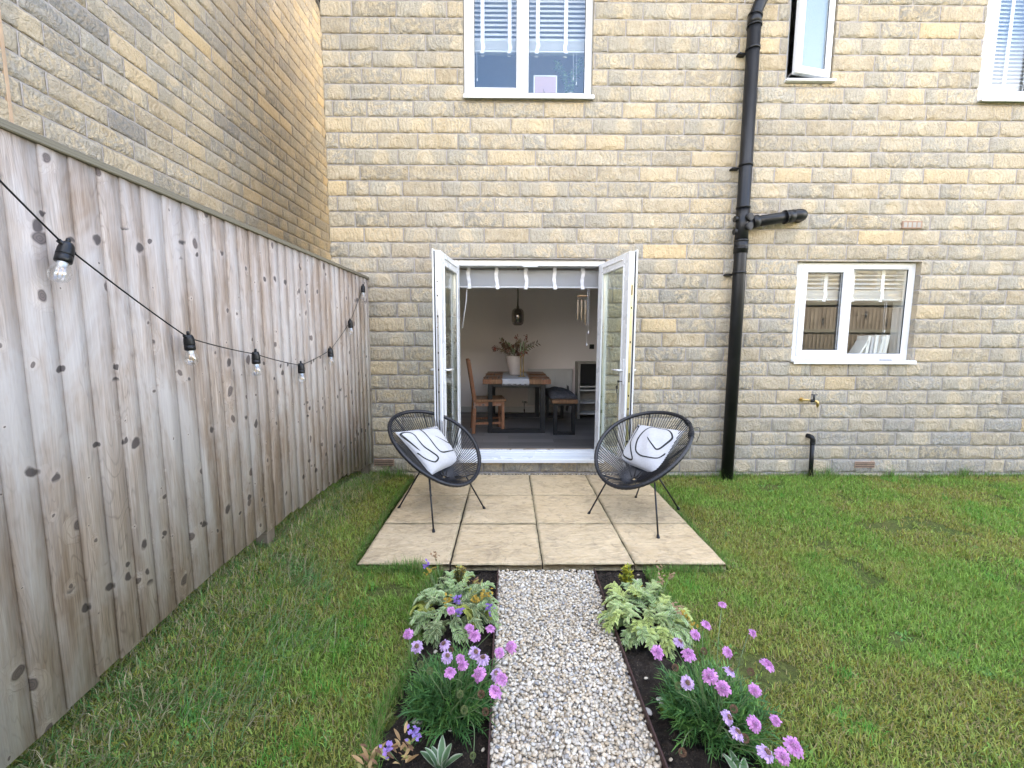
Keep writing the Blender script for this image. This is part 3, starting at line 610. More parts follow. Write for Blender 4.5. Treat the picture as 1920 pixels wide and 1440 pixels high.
# ---------------------------------------------------------------- ground
def lift(x, y): # lawn level, with gentle lumps; it banks up to the fence foot and climbs behind the camera
    bk = np.interp(y, [-5, -3.35, -2.95, -2.42, -1.9, -.9, -.2, .1], [.20, .21, .255, .305, .29, .245, .145, .11])
    return np.clip((-1.02 - x) / .43, 0, 1) ** 1.3 * (bk - .085) * (np.asarray(y) < .02) -.028 + .018 * (fbm(x * 1.3, y * 1.3, 3, 2) - .5) * 2 + .6 * np.clip((-4.8 - y) / 2, 0, 1)
def in_patio(x, y, g=0.): return (x > -1.0 - g) & (x < 1.42 + g) & (y > -1.865 - g) & (y < .02 + g)
def bed_l(x): return x
def in_bed(x, y, g=0.):
    lw = -.455 + .05 * (fbm(x * 0 + 3, y * 3.0, 2, 3) - .5) * 2; rw = .885 + .07 * (fbm(x * 0 + 9, y * 2.6, 2, 6) - .5) * 2
    return (x > lw - g) & (x < rw + g) & (y < -1.86 + g) & (y > -4.7 - g)
xs = np.concatenate([[-60, -20, -8, -4], np.arange(-2.4, 7.6, .04), [9, 15, 30, 60]]); ys = np.concatenate([[-60, -30, -14], np.arange(-9, 1, .05), [3, 6, 10, 30, 60]])
X, Y = np.meshgrid(xs, ys); Z = lift(X, Y) - .012
Z = np.where(in_patio(X, Y, .0), -.08, Z); Z = np.where(in_bed(X, Y, -.02), -.12, Z); Z = np.where(Y > .3, -.05, Z); Z += (fbm(X * 20, Y * 20, 2, 1) - .5) * .012
I = np.arange(X.size).reshape(X.shape); Q = np.stack([I[:-1, :-1], I[:-1, 1:], I[1:, 1:], I[1:, :-1]], -1).reshape(-1, 4)
struct(link('ground', npmesh('ground', np.stack([X, Y, Z], -1).reshape(-1, 3), Q, None, None, True), 'turf'))
# soil beds
xs = np.arange(-.56, 1.04, .012); ys = np.arange(-4.8, -1.84, .012); X, Y = np.meshgrid(xs, ys)
Z = -.058 + .03 * (fbm(X * 7, Y * 7, 3, 4) - .5) + .05 * (fbm(X * 38, Y * 38, 4, 8) - .5) - .05 * ((X > -.062) & (X < .535))
Z -= .03 * np.clip((-.40 - X) / .05, 0, 1) * 0
e = np.minimum(X + .50, .95 - X); Z -= .05 * (e < .0)
I = np.arange(X.size).reshape(X.shape); Q = np.stack([I[:-1, :-1], I[:-1, 1:], I[1:, 1:], I[1:, :-1]], -1).reshape(-1, 4)
struct(link('soil', npmesh('soil', np.stack([X, Y, Z], -1).reshape(-1, 3), Q, None, None, True), 'soil'))
# patio slabs
PS = .5933; V = []; Qs = []; R = []; E = []; k = 0
for i in range(4):
    for j in range(3):
        cx = .2196 - 1.5 * PS + i * PS; cy = -.0791 - (j + .5) * PS; n = 26; gap = .0032; hw = PS / 2 - gap
        jx, jy = RNG.uniform(-.002, .002, 2); u = np.sort(np.concatenate([np.linspace(-1, 1, n), [-.985, .985]])); n2 = len(u)
        U, W_ = np.meshgrid(u, u); zt = RNG.uniform(-.003, .003) + (fbm(U * 3 + i * 7, W_ * 3 + j * 5, 4, 3) - .5) * .010 + .006
        ed = np.minimum(1 - abs(U), 1 - abs(W_)) * hw; zt = zt - .008 * np.clip(1 - ed / .010, 0, 1) ** 2
        rough = (fbm(U * 14 + i, W_ * 14 + j, 2, 5) - .5) * .006 * (ed < 1e-6)
        P = np.stack([cx + jx + U * (hw + rough), cy + jy + W_ * (hw + rough), zt], -1).reshape(-1, 3)
        I = np.arange(n2 * n2).reshape(n2, n2); V.append(P); Qs.append(np.stack([I[:-1, :-1], I[:-1, 1:], I[1:, 1:], I[1:, :-1]], -1).reshape(-1, 4) + k)
        ring = np.concatenate([I[0, :], I[1:, -1], I[-1, ::-1][1:], I[::-1, 0][1:-1]]); m_ = len(ring); lo = P[ring].copy(); lo[:, 2] = -.04
        V.append(lo); a_ = np.arange(m_); b_ = np.roll(a_, -1); Qs.append(np.stack([ring[a_] + k, ring[b_] + k, k + n2 * n2 + b_, k + n2 * n2 + a_], -1))
        k += n2 * n2 + m_; rid = RNG.random(3); R.append(np.tile(rid, (n2 * n2 + m_, 1))); E.append(np.concatenate([ed.ravel(), np.zeros(m_)]))
struct(link('patio', npmesh('patio', np.concatenate(V), np.concatenate(Qs), None, {'rid': ('FLOAT_COLOR', np.concatenate(R)), 'edge': ('FLOAT', np.concatenate(E))}, True), 'slab'))
m = MB(); m.bb((-.955, -1.85, -.06), (1.395, -.02, -.010), bev=0); struct(m.build('patio_bed', 'soil'))

# ---------------------------------------------------------------- gravel
def ico():
    b = bmesh.new(); bmesh.ops.create_icosphere(b, subdivisions=1, radius=1); b.verts.ensure_lookup_table(); V = np.array([v.co[:] for v in b.verts]); T = np.array([[v.index for v in f.verts] for f in b.faces]); b.free(); return V, T
IV, IT = ico()
def pebbles(name, P, size, mat, label):
    vc = VC(); pal = np.array([(.60, .50, .37), (.66, .58, .45), (.52, .42, .29), (.40, .375, .345), (.62, .55, .46), (.55, .44, .31), (.70, .66, .58), (.56, .50, .41), (.28, .285, .30)]); pr = np.array([.19, .22, .10, .06, .16, .03, .13, .1, .012])
    rots = []
    for i in range(len(P)):
        s = size * RNG.uniform(.62, 1.3); sc = np.array([s * RNG.uniform(.9, 1.5), s * RNG.uniform(.75, 1.1), s * RNG.uniform(.45, .8)])
        # angular chips: clip the sphere with a few random planes
        V = IV.copy()
        for _ in range(5):
            n = RNG.normal(size=3); n /= np.linalg.norm(n); d = V @ n - RNG.uniform(.45, .85); V = V - np.clip(d, 0, None)[:, None] * n * .92
        a = RNG.uniform(0, 2 * pi); t = RNG.normal(0, .35); ca, sa = cos(a), sin(a); ct, st = cos(t), sin(t)
        V = V * sc; V = V @ np.array([[1, 0, 0], [0, ct, st], [0, -st, ct]]); V = V @ np.array([[ca, sa, 0], [-sa, ca, 0], [0, 0, 1]])
        c = pal[RNG.choice(len(pal), p=pr / pr.sum())] * RNG.uniform(.78, 1.08)
        vc.add(V + P[i], None, IT, np.clip(c, 0, .85))
    return tag(vc.build(name, mat), label, None, None, 'stuff')
P = []
def jit(x0, x1, y0, y1, d, z, zs):
    for y in np.arange(y0, y1, d):
        for x in np.arange(x0, x1, d): P.append((x + RNG.uniform(-.45, .45) * d, y + RNG.uniform(-.45, .45) * d, z + RNG.uniform(-zs, zs)))
jit(-.055, .532, -3.45, -1.875, .0155, -.043, .004); jit(-.055, .532, -3.45, -1.875, .0150, -.034, .006); jit(-.055, .532, -3.45, -1.875, .019, -.028, .005); jit(-.05, .53, -4.4, -3.45, .026, -.035, .006)
jit(-.98, 1.35, -.068, .0, .017, -.010, .006)
pebbles('gravel', np.array(P), .0094, 'pebble', 'pale limestone chippings filling the path')
P = []
for _ in range(60):
    x = RNG.choice([RNG.uniform(-.42, -.08), RNG.uniform(.57, .84)]); P.append((x, RNG.uniform(-3.4, -1.9), -.045))
pebbles('gravel', np.array(P), .009, 'pebble', 'stray pale pebbles scattered over the dark soil')
m = MB(); m.bb((-.062, -4.4, -.10), (.537, -1.872, -.047), bev=0); struct(m.build('path', simple('crushed_limestone', (.50, .44, .36), .9, var=.3, vs=120, bs=.5)))
# thin steel/rubber edging strips
for i, (x, lb) in enumerate(((-.066, 'thin dark brown edging strip on the left side of the gravel path'), (.541, 'thin dark brown edging strip on the right side of the gravel path'))):
    m = MB(); pts = [(x + .004 * sin(y * 3), y, -.03) for y in np.arange(-4.4, -1.86, .1)]
    for a, b in zip(pts, pts[1:]): m.beam(a, b, .006, .06, up=(0, 0, 1), bev=0)
    tag(m.build('path_edging', simple('brown_edging', (.05, .022, .018), .6)), lb, 'edging', 'edging strips of the gravel path')

# ---------------------------------------------------------------- grass
def blades(x, y, z, h, w, lean, az, col, bend=1.):
    n = len(x); d = np.stack([np.cos(az), np.sin(az)], -1); s = np.stack([-np.sin(az + RNG.normal(0, .7, n)), np.cos(az)], -1); s /= np.linalg.norm(s, axis=1)[:, None]
    V = np.zeros((n, 5, 3)); up1 = np.cos(lean * .6) * h * .5; o1 = np.sin(lean * .6) * h * .5; up2 = up1 + np.cos(lean * 1.35 * bend) * h * .5; o2 = o1 + np.sin(lean * 1.35 * bend) * h * .5
    hw = w / 2; b = np.stack([x, y], -1)
    V[:, 0, :2] = b - s * hw[:, None]; V[:, 1, :2] = b + s * hw[:, None]; V[:, 0, 2] = V[:, 1, 2] = z
    mid = b + d * o1[:, None]; V[:, 2, :2] = mid - s * hw[:, None] * .8; V[:, 3, :2] = mid + s * hw[:, None] * .8; V[:, 2, 2] = V[:, 3, 2] = z + up1
    V[:, 4, :2] = b + d * o2[:, None]; V[:, 4, 2] = z + up2
    I = np.arange(n)[:, None] * 5; return V.reshape(-1, 3), I + np.array([0, 1, 3, 2]), I + np.array([2, 3, 4]), np.repeat(col, 5, 0)
GR = []
def grow(x0, x1, y0, y1, dens, wid, hmul=1., extra=None, seed=0, xkeep=None):
    n = int((x1 - x0) * (y1 - y0) * dens); x = RNG.uniform(x0, x1, n); y = RNG.uniform(y0, y1, n)
    ok = ~in_patio(x, y, .006) & ~in_bed(x, y, .004) & (y < -.005) & (x > -1.64)
    pt = fbm(x * 2.1, y * 2.1, 4, 12) + np.where(x > 1.3, .05, 0); fine = fbm(x * 9, y * 9, 2, 5); bare = fbm(x * 3.4 + 5, y * 3.4, 3, 31)
    ok &= ~((bare > .735) & (RNG.random(n) < .93))
    if xkeep is not None: ok &= xkeep(x, y)
    x, y, pt, fine = x[ok], y[ok], pt[ok], fine[ok]; n = len(x)
    h = (.017 + .025 * RNG.random(n) ** 1.5) * (.7 + .8 * fine) * (.75 + .5 * pt) * hmul
    lush = np.clip((pt - .40) / .22, 0, 1)[:, None]
    g1 = np.array((.29, .315, .07)); g2 = np.array((.18, .31, .05)); g3 = np.array((.33, .48, .095)); br = np.array((.33, .27, .12)); mo = np.array((.27, .25, .04))
    c = g1 * (1 - lush) + g2 * lush; r = RNG.random((n, 1)); c = np.where(r > .66, c * .35 + g3 * .65, c); r2 = RNG.random((n, 1)); c = np.where(r2 < .06 + .16 * (1 - lush), br, c)
    c = np.where((r2 > .80 + .14 * lush), mo, c); c = c * RNG.uniform(.7, 1.35, (n, 1))
    lean = np.abs(RNG.normal(.75, .38, n)); az = RNG.uniform(0, 2 * pi, n) + 1.6 * (fbm(x * 1.7, y * 1.7, 2, 19) - .5)
    w = wid * RNG.uniform(.6, 1.3, n)
    GR.append(blades(x, y, lift(x, y) - .012, h, w, np.clip(lean, 0, 1.5), az, c))
inv = lambda x, y: np.abs(x) < (y + 4.42) * 1.25 + .7
grow(-1.75, .1, -3.7, -1.0, 24000, .0038, xkeep=inv); grow(-1.7, -.6, -1.0, 0, 15000, .0046, 1.1)
grow(.7, 3.0, -3.7, -1.6, 24000, .0038, xkeep=inv); grow(1.3, 6.5, -1.7, 0, 13000, .0052, 1.05, xkeep=inv); grow(2.6, 6.5, -3.8, -1.6, 11000, .0048, xkeep=inv)
grow(-1.6, 6.5, -4.7, -3.7, 2500, .006)
def tufts(pts, n, hmin, hmax, spread, wid=.003, cols=((.10, .24, .04), (.16, .32, .06), (.28, .28, .11)), lean=.6, aim=None):
    pts = np.array(pts); k = RNG.integers(0, len(pts), n); x = pts[k, 0] + RNG.normal(0, spread, n); y = pts[k, 1] + RNG.normal(0, spread, n); ok = ~in_patio(x, y, -.02) & ~in_bed(x, y, -.03) & (y < -.0)
    x, y = x[ok], y[ok]; n = len(x)
    c = np.array(cols)[RNG.integers(0, len(cols), n)] * RNG.uniform(.7, 1.3, (n, 1)); az = RNG.uniform(0, 2 * pi, n) if aim is None else aim + RNG.normal(0, .6, n)
    GR.append(blades(x, y, lift(x, y) - .012, RNG.uniform(hmin, hmax, n), wid * RNG.uniform(.6, 1.2, n), np.clip(np.abs(RNG.normal(lean, .35, n)), 0, 1.4), az, c, 1.15))
fl = [(-1.50 + .15 * t, y) for y in np.arange(-3.6, -.05, .04) for t in (0, .6, 1.2)]
tufts(fl, 9000, .035, .09, .06, .0036, ((.07, .18, .04), (.13, .26, .06), (.30, .28, .14), (.38, .32, .19)), .9)
tufts([(-1.25, -3.3), (-1.15, -2.9), (-1.1, -2.5), (-1.2, -2.1)], 1600, .06, .14, .12, .0034, ((.09, .22, .06), (.34, .31, .18), (.15, .28, .09)), 1.15, aim=radians(50))
tufts([(x, -.03) for x in np.arange(1.3, 6.5, .06)] + [(x, -.03) for x in np.arange(-1.4, -1.0, .05)], 5200, .03, .09, .025)
tufts([(2.30, -.08), (2.34, -.1), (3.27, -.05), (3.45, -.04), (4.1, -.03), (4.9, -.03), (-1.3, -.08), (-1.15, -.06)], 800, .08, .20, .035, .003)
tufts([(x, -1.885) for x in np.arange(-.95, -.5, .03)] + [(x, -1.89) for x in np.arange(.95, 1.4, .05)], 2200, .035, .075, .014)
tufts([(-.62, -1.89), (-.70, -1.9), (-.58, -1.9), (-.55, -1.92)], 520, .05, .13, .025, .0028, lean=.45)
tufts([(-1.02, y) for y in np.arange(-1.8, -.1, .05)] + [(1.44, y) for y in np.arange(-1.8, -.1, .05)], 5200, .025, .06, .012, .0032)
tufts([(-.47 + .03 * sin(y * 9), y) for y in np.arange(-3.5, -1.9, .03)] + [(.91 + .03 * sin(y * 7), y) for y in np.arange(-3.5, -1.9, .03)], 7500, .03, .085, .016, .003)
for _ in range(150):   # clover and small broad-leaved weeds in the turf
    wx_, wy_ = (RNG.uniform(1.0, 5.5), RNG.uniform(-3.3, -.1)) if RNG.random() < .7 else (RNG.uniform(-1.35, -.6), RNG.uniform(-3.3, -1.9)); tufts([(wx_, wy_)], int(RNG.integers(12, 40)), .018, .032, RNG.uniform(.012, .035), .010, ((.16, .34, .07), (.22, .42, .10), (.12, .28, .08)), 1.15)
for _ in range(60):    # taller, ungrazed clumps
    wx_, wy_ = (RNG.uniform(1.0, 5.5), RNG.uniform(-3.3, -.1)) if RNG.random() < .6 else (RNG.uniform(-1.35, -.6), RNG.uniform(-3.3, -1.9)); tufts([(wx_, wy_)], 60, .03, .065, .03, .0038, ((.10, .30, .04), (.16, .38, .06)), .6)
k = 0; Vs, Qs, Ts, Cs = [], [], [], []
for V_, Q_, T_, C_ in GR: Vs.append(V_); Qs.append(Q_ + k); Ts.append(T_ + k); Cs.append(C_); k += len(V_)
tag(link('grass', npmesh('grass', np.concatenate(Vs), np.concatenate(Qs), np.concatenate(Ts), {'col': ('FLOAT_COLOR', np.concatenate(Cs))}), 'blade'), 'patchy mown lawn grass, longer along the fence and house wall', None, None, 'stuff')
del Vs, Qs, Ts, Cs, GR

# ---------------------------------------------------------------- fences
def fence_boards(name, parent, ys, top, botf, place, mat='fence'):
    V = []; Q = []; R = []; k = 0
    for a, b in zip(ys, ys[1:]):
        t0, t1 = .015, .006; zb = botf((a + b) / 2) + RNG.uniform(-.008, .008); zt = top; o = .012
        for (s, h, z) in ((a - .001, t0, zb), (b + o, t1, zb), (b + o, t1, zt), (a - .001, t0, zt), (a - .001, 0, zb), (b + o, -.004, zb), (b + o, -.004, zt), (a - .001, 0, zt)): V.append(place(s, h, z))
        Q += [[k, k + 1, k + 2, k + 3], [k + 4, k + 7, k + 6, k + 5], [k, k + 4, k + 5, k + 1], [k + 3, k + 2, k + 6, k + 7], [k, k + 3, k + 7, k + 4], [k + 1, k + 5, k + 6, k + 2]]
        rid = RNG.random(3); R += [rid] * 8; k += 8
    return link(name, npmesh(name, V, Q, None, {'rid': ('FLOAT_COLOR', np.array(R))}), mat, parent)
fe = thing('garden_fence', 'weathered grey vertical board fence running along the left side of the lawn', 'fence', (-1.44, -2.2, 0))
bot = lambda y: float(np.interp(y, [-5, -3.35, -2.95, -2.42, -1.9, -.9, -.2, .1], [.20, .21, .255, .305, .29, .245, .145, .11]))
ys = [-5.0]
while ys[-1] < .02: ys.append(ys[-1] + RNG.uniform(.085, .108))
ys[-1] = .0
fence_boards('board', fe, ys, 2.029, bot, lambda s, h, z: (-1.452 + h, s - .006, z))
m = MB(); m.bb((-1.49, -5, 2.0295), (-1.428, -.0, 2.056), bev=.003); m.build('cap_rail', 'railwood', fe)
m = MB()
for z in (.5, 1.1, 1.75): m.bb((-1.50, -5, z), (-1.458, 0, z + .08), bev=.003)
m.build('rail', 'railwood', fe)
m = MB(); m.bb((-1.72, -5, -.1), (-1.69, 0, .5), bev=.002); m.build('gap_shade_board', 'soil', fe)  # added soil-coloured board; its dark colour stands for shade in the gap below
for y in (-3.76, -1.90, -.06):
    m = MB(); m.bb((-1.55, y - .04, -.1), (-1.475, y + .04, 2.0), bev=.003); m.build('post', 'postwood', fe)
# fence behind the camera, seen in the window reflections
rf = thing('garden_fence', 'brown board fence with dark rails, seen mirrored in the kitchen window', 'fence', (2.5, -7.4, .55))
ys = list(np.arange(-1.6, 17.0, .11)); fence_boards('board', rf, ys, 2.5, lambda y: .55, lambda s, h, z: (s, -7.42 + h * .5, z), 'postwood')
m = MB()
for z in (1.62, .75, 2.38): m.bb((-1.6, -7.41, z), (17, -7.36, z + .09), bev=.003)
m.build('rail', 'railwood', rf)
for x in np.arange(-1.5, 17, 1.8): m = MB(); m.bb((x, -7.43, .5), (x + .1, -7.34, 2.55), bev=.003); m.build('post', 'railwood', rf)
fh = thing('stone_house', 'pale stone house beyond the rear fence, mirrored at the top of the kitchen window', 'house', (5, -16, .6))
stone_wall('wall', -2, 24, .6, 4.9, .06, lambda s, h, z: (s, -13 + h, z), fh, seed=31, greybias=False)
m = MB(); m.beam((11, -12.7, 4.85), (11, -17, 6.6), 26.6, .1, up=(0, 1, 0), bev=0); m.build('roof', 'roof', fh)
m = MB(); m.quad([(-2, -13, .6), (-2, -17, .6), (-2, -17, 6.6), (-2, -13, 4.9)]); m.build('end_wall', 'stone', fh); m = MB(); m.quad([(24, -13, .6), (24, -17, .6), (24, -17, 6.6), (24, -13, 4.9)]); m.build('end_wall', 'stone', fh)

# ---------------------------------------------------------------- string lights
def catmull(P, n=10, closed=False):
    P = [Vector(p) for p in P]; out = []; N = len(P)
    for i in range(N if closed else N - 1):
        if closed: a, b, c, d = P[i - 1], P[i], P[(i + 1) % N], P[(i + 2) % N]
        else: a, b, c, d = P[max(i - 1, 0)], P[i], P[i + 1], P[min(i + 2, N - 1)]
        for k in range(n):
            t = k / n; out.append(.5 * ((2 * b) + (c - a) * t + (2 * a - 5 * b + 4 * c - d) * t * t + (3 * b - a - 3 * c + d) * t ** 3))
    if not closed: out.append(P[-1])
    return out
def festoon(name_label, pts, hangs, scale=1.):
    t = thing('string_lights', name_label, 'string lights', pts[len(pts) // 2])
    cab = []
    for a, b in zip(pts, pts[1:]):
        a = Vector(a); b = Vector(b); n = 8; sag = .012 * (b - a).length
        for k in range(n): q = a.lerp(b, k / n); q.z -= sag * 4 * (k / n) * (1 - k / n); cab.append(q)
    cab.append(Vector(pts[-1])); m = MB(); m.tube(cab, .0028, 6); m.build('cable', 'black_plastic', t)
    for i in hangs:
        p = Vector(pts[i]); tl = Vector((random.uniform(-.03, .05), random.uniform(-.12, .12), 1)).normalized()
        if i == 2: tl = Vector((-.05, .38, 1)).normalized()
        R = tl.to_track_quat('Z', 'Y').to_matrix().to_4x4()
        R = R @ Matrix.Scale(1.15, 4)
        m = MB(); m.lathe([(0, .012), (.012, .012), (.0155, .004), (.0175, -.006), (.0185, -.022), (.0185, -.024), (.0172, -.0245), (.0172, -.027), (.0185, -.0275), (.0185, -.044), (.0165, -.046), (.0, -.046)], p, 20, mat=R)
        d = (Vector(pts[min(i + 1, len(pts) - 1)]) - Vector(pts[max(i - 1, 0)])).normalized()
        m.tube([p + d * -.027 + Vector((0, 0, .0)), p + d * .027], .0068, 8); m.lathe([(0, .026), (.005, .025), (.0055, .012), (0, .010)], p, 10, mat=R)
        s = m.build('bulb_holder', 'black_plastic', t)
        m = MB(); m.lathe([(.0135, -.045), (.0150, -.052), (.0205, -.066), (.0232, -.078), (.0222, -.090), (.0165, -.100), (.008, -.1045), (0, -.1055)], p, 24, mat=R); m.build('bulb', 'bulbglass', s)
        m = MB(); m.lathe([(.0, -.047), (.0115, -.047), (.009, -.058), (.003, -.062), (0, -.062)], p, 12, mat=R); m.build('bulb_stem', 'upvc', s)
        m = MB()
        for q in (-.004, .004): m.tube([R @ Vector((q, 0, -.058)) + p, R @ Vector((q * 1.5, 0, -.085)) + p], .0012, 5)
        m.build('filament', 'filament', s)
BP = [(-1.37, -3.35, 1.985), (-1.38, -3.055, 1.722), (-1.38, -2.580, 1.440), (-1.38, -2.105, 1.352), (-1.385, -1.60, 1.258), (-1.39, -1.115, 1.345), (-1.40, -.65, 1.580), (-1.405, -.27, 1.925), (-1.424, -.16, 1.985)]
festoon('black festoon cable with clear bulbs sagging along the left board fence', [(-1.36, -3.85, 2.3)] + BP, [2, 3, 4, 5, 6, 7, 8])
festoon('festoon lights on the rear fence, seen mirrored in the kitchen window', [(x, -7.32, 2.25 - .35 * sin((x + 1) / 8 * 3 * pi) ** 2) for x in np.arange(1, 12.8, .6)], range(1, 19))

# ---------------------------------------------------------------- soil pipe, tap, waste pipe
PX, PY = 2.315, -.095
t = thing('soil_pipe', 'tall black soil pipe running down the stone wall left of the kitchen window', 'drainpipe', (PX, PY, 0))
m = MB(); m.tube([(PX + .0, PY, -.05), (PX, PY, 4.40)], .0595, 24); m.build('pipe', 'black_plastic', t)
m = MB(); m.tube(catmull([(PX, PY, 4.40), (PX, PY, 4.46), (PX + .03, PY + .0, 4.56), (PX + .10, PY, 4.72), (PX + .12, PY, 4.9)], 6), .055, 20); m.tube([(PX, PY, 4.385), (PX, PY, 4.47)], .062, 24); m.tube([(PX, PY, 4.375), (PX, PY, 4.39)], .067, 24); m.tube([(PX, PY, 4.462), (PX + .004, PY, 4.478)], .066, 24); m.build('bend', 'black_plastic', t)
for z in (4.18, 3.13, 2.10):
    m = MB(); m.tube([(PX, PY, z - .012), (PX, PY, z + .012)], .065, 24); m.bb((PX - .115, PY + .035, z - .022), (PX - .04, PY + .095, z - .004), bev=.003); m.tube([(PX - .10, PY + .03, z - .012), (PX - .10, PY + .09, z - .012)], .008, 8); m.build('pipe_clip', 'black_plastic', t)
m = MB(); m.tube([(PX, PY, 2.40), (PX, PY, 2.74)], .061, 24)
for z in (2.41, 2.335, 2.73): m.tube([(PX, PY, z - .009), (PX, PY, z + .009)], .0665, 24)
m.tube([(PX, PY, 2.29), (PX, PY, 2.42)], .065, 24)
for z in (2.625, 2.535): m.tube([(PX + .02, PY - .03, z), (PX + .035, PY - .085, z)], .036, 20); m.tube([(PX + .0345, PY - .083, z), (PX + .036, PY - .090, z)], .028, 20)
for z in (2.62, 2.5): m.tube([(PX - .03, PY, z), (PX - .08, PY, z)], .03, 16)
m.build('branch_joint', 'black_plastic', t)
m = MB(); m.tube([(PX + .02, PY, 2.545), (PX + .11, PY, 2.595)], .05, 20); m.tube([(PX + .09, PY, 2.588), (PX + .15, PY, 2.605)], .062, 24); m.tube([(PX + .10, PY, 2.592), (PX + .53, PY, 2.662)], .052, 24)
m.tube([(PX + .42, PY, 2.643), (PX + .50, PY, 2.656)], .061, 24); m.tube([(PX + .415, PY, 2.642), (PX + .43, PY, 2.6445)], .066, 24)
m.tube(catmull([(PX + .50, PY, 2.656), (PX + .56, PY, 2.665), (PX + .60, PY + .03, 2.667), (PX + .61, PY + .11, 2.667)], 6), .057, 20); m.build('branch_pipe', 'black_plastic', t)
t = thing('waste_pipe', 'short black waste pipe bending out of the wall into the grass under the tap', 'waste pipe', (3.235, -.05, 0))
m = MB(); m.tube([(3.235, -.055, -.05), (3.228, -.055, .36)], .021, 14); m.build('pipe', 'black_plastic', t)
m = MB(); m.tube(catmull([(3.228, -.055, .345), (3.227, -.055, .385), (3.215, -.04, .408), (3.20, .02, .412)], 6), .025, 14); m.tube([(3.229, -.055, .335), (3.229, -.055, .35)], .027, 14); m.build('elbow', 'black_plastic', t)
t = thing('garden_tap', 'small outdoor tap with brass spout on the stone wall below the kitchen window', 'tap', (3.17, -.05, .8))
m = MB(); m.tube([(3.10, -.01, .805), (3.10, -.018, .805)], .022, 14); m.tube([(3.10, -.015, .805), (3.10, -.035, .805), (3.20, -.075, .80)], .012, 10); m.build('inlet', 'brass', t)
m = MB(); m.tube([(3.16, -.07, .80), (3.20, -.08, .80)], .015, 10); m.tube([(3.185, -.08, .80), (3.187, -.08, .86)], .009, 10); m.tube([(3.155, -.08, .863), (3.22, -.08, .863)], .005, 8); m.build('valve_handle', 'black_metal', t)
m = MB(); m.tube(catmull([(3.195, -.085, .80), (3.21, -.10, .79), (3.212, -.103, .765)], 5), [.013] * 8 + [.012] * 3, 12); m.lathe([(.015, 0), (.015, -.012), (.010, -.013), (.010, -.028), (0, -.028)], (3.212, -.103, .765), 12); m.build('spout', 'brass', t)

# ---------------------------------------------------------------- string chairs and cushions
def string_chair(label, c, faz, feet, nodes):
    c = Vector(c); f = Vector((sin(faz), -cos(faz), 0)); h = Vector((-f.y, f.x, 0)); tl = radians(35)
    b = -f * cos(tl) + Vector((0, 0, sin(tl))); n = f * sin(tl) + Vector((0, 0, cos(tl)))
    t = thing('string_chair', label, 'chair', (c.x, c.y, 0), 0, 'round black string chairs on the patio')
    A, B = .372, .428
    rim = lambda a: c + h * (A * cos(a)) * (1 + .03 * sin(a)) + b * (B * sin(a)) + n * (.025 * cos(2 * a))
    pts = [rim(2 * pi * i / 288) for i in range(288)]
    rr = [.0155 + (.0012 if i % 4 < 2 else 0) for i in range(288)]
    m = MB(); m.tube(pts, rr, 12, closed=True); m.build('rim', 'cord', t)
    rc = c - n * .165 - b * .225; R1, R2 = .022, .018
    ring = lambda a: rc + h * (R1 * cos(a)) + b * (R2 * sin(a))
    m = MB(); m.tube([ring(2 * pi * i / 40) for i in range(40)], .009, 8, closed=True)
    m.build('lower_ring', 'black_metal', t)
    m = MB(); N = 96
    for i in range(N):
        a = 2 * pi * (i + .15 * random.random()) / N; a2 = a + random.uniform(-.03, .03); p, q = rim(a), ring(a2); mid = (p + q) / 2 - n * .012
        m.tube([p, mid, q], .0032, 5, caps=False)
    m.build('cord_web', 'cord', t)
    m = MB()
    for a in (pi * .5 - .42, pi * .5 + .42, pi * .5 - 1.3, pi * .5 + 1.3, -pi * .5 + .5, -pi * .5 - .5):
        p = rim(a); q = ring(a); m.tube([p - n * .01, (p + q) / 2 - n * .025, q], .0065, 8)
    m.build('support_rod', 'black_metal', t)
    for ft, nd in zip(feet, nodes):
        ft = Vector((*ft, .008)); nd = Vector(nd); m = MB(); m.tube([ft, nd, nd.lerp(rc, .5)], .0066, 10); leg = m.build('leg', 'black_metal', t)
        d = (nd - ft).normalized(); m = MB(); m.tube([ft - d * .004, ft + d * .022], [.0115, .0095], 10); m.lathe([(0, -.014), (.010, -.012), (.013, -.004), (.012, .006), (0, .008)], ft, 12); m.build('rubber_foot', 'black_plastic', leg)
    return t, n
LC = (-.60, -1.00, .57); RC = (1.08, -1.08, .58)
string_chair('black woven string chair on the left half of the patio, nearest the fence', LC, radians(52), [(-.93, -.97), (-.555, -1.42), (-.205, -.98), (-.706, -.706)], [(-.74, -1.01, .33), (-.63, -1.165, .335), (-.34, -1.13, .335), (-.67, -.95, .32)])
ch2, _ = string_chair('black string chair on the right of the patio with cord unravelling from its rim', RC, -radians(52), [(.66, -1.09), (1.086, -1.507), (1.156, -.73), (1.444, -.981)], [(.79, -1.18, .335), (1.125, -1.28, .34), (1.13, -1.0, .31), (1.22, -1.1, .32)])
def rimR(a):
    f = Vector((sin(-radians(52)), -cos(radians(52)), 0)); h = Vector((-f.y, f.x, 0)); tl = radians(35); b = -f * cos(tl) + Vector((0, 0, sin(tl))); n = f * sin(tl) + Vector((0, 0, cos(tl)))
    return Vector(RC) + h * (.372 * cos(a)) + b * (.428 * sin(a)) + n * (.025 * cos(2 * a)), h, b, n
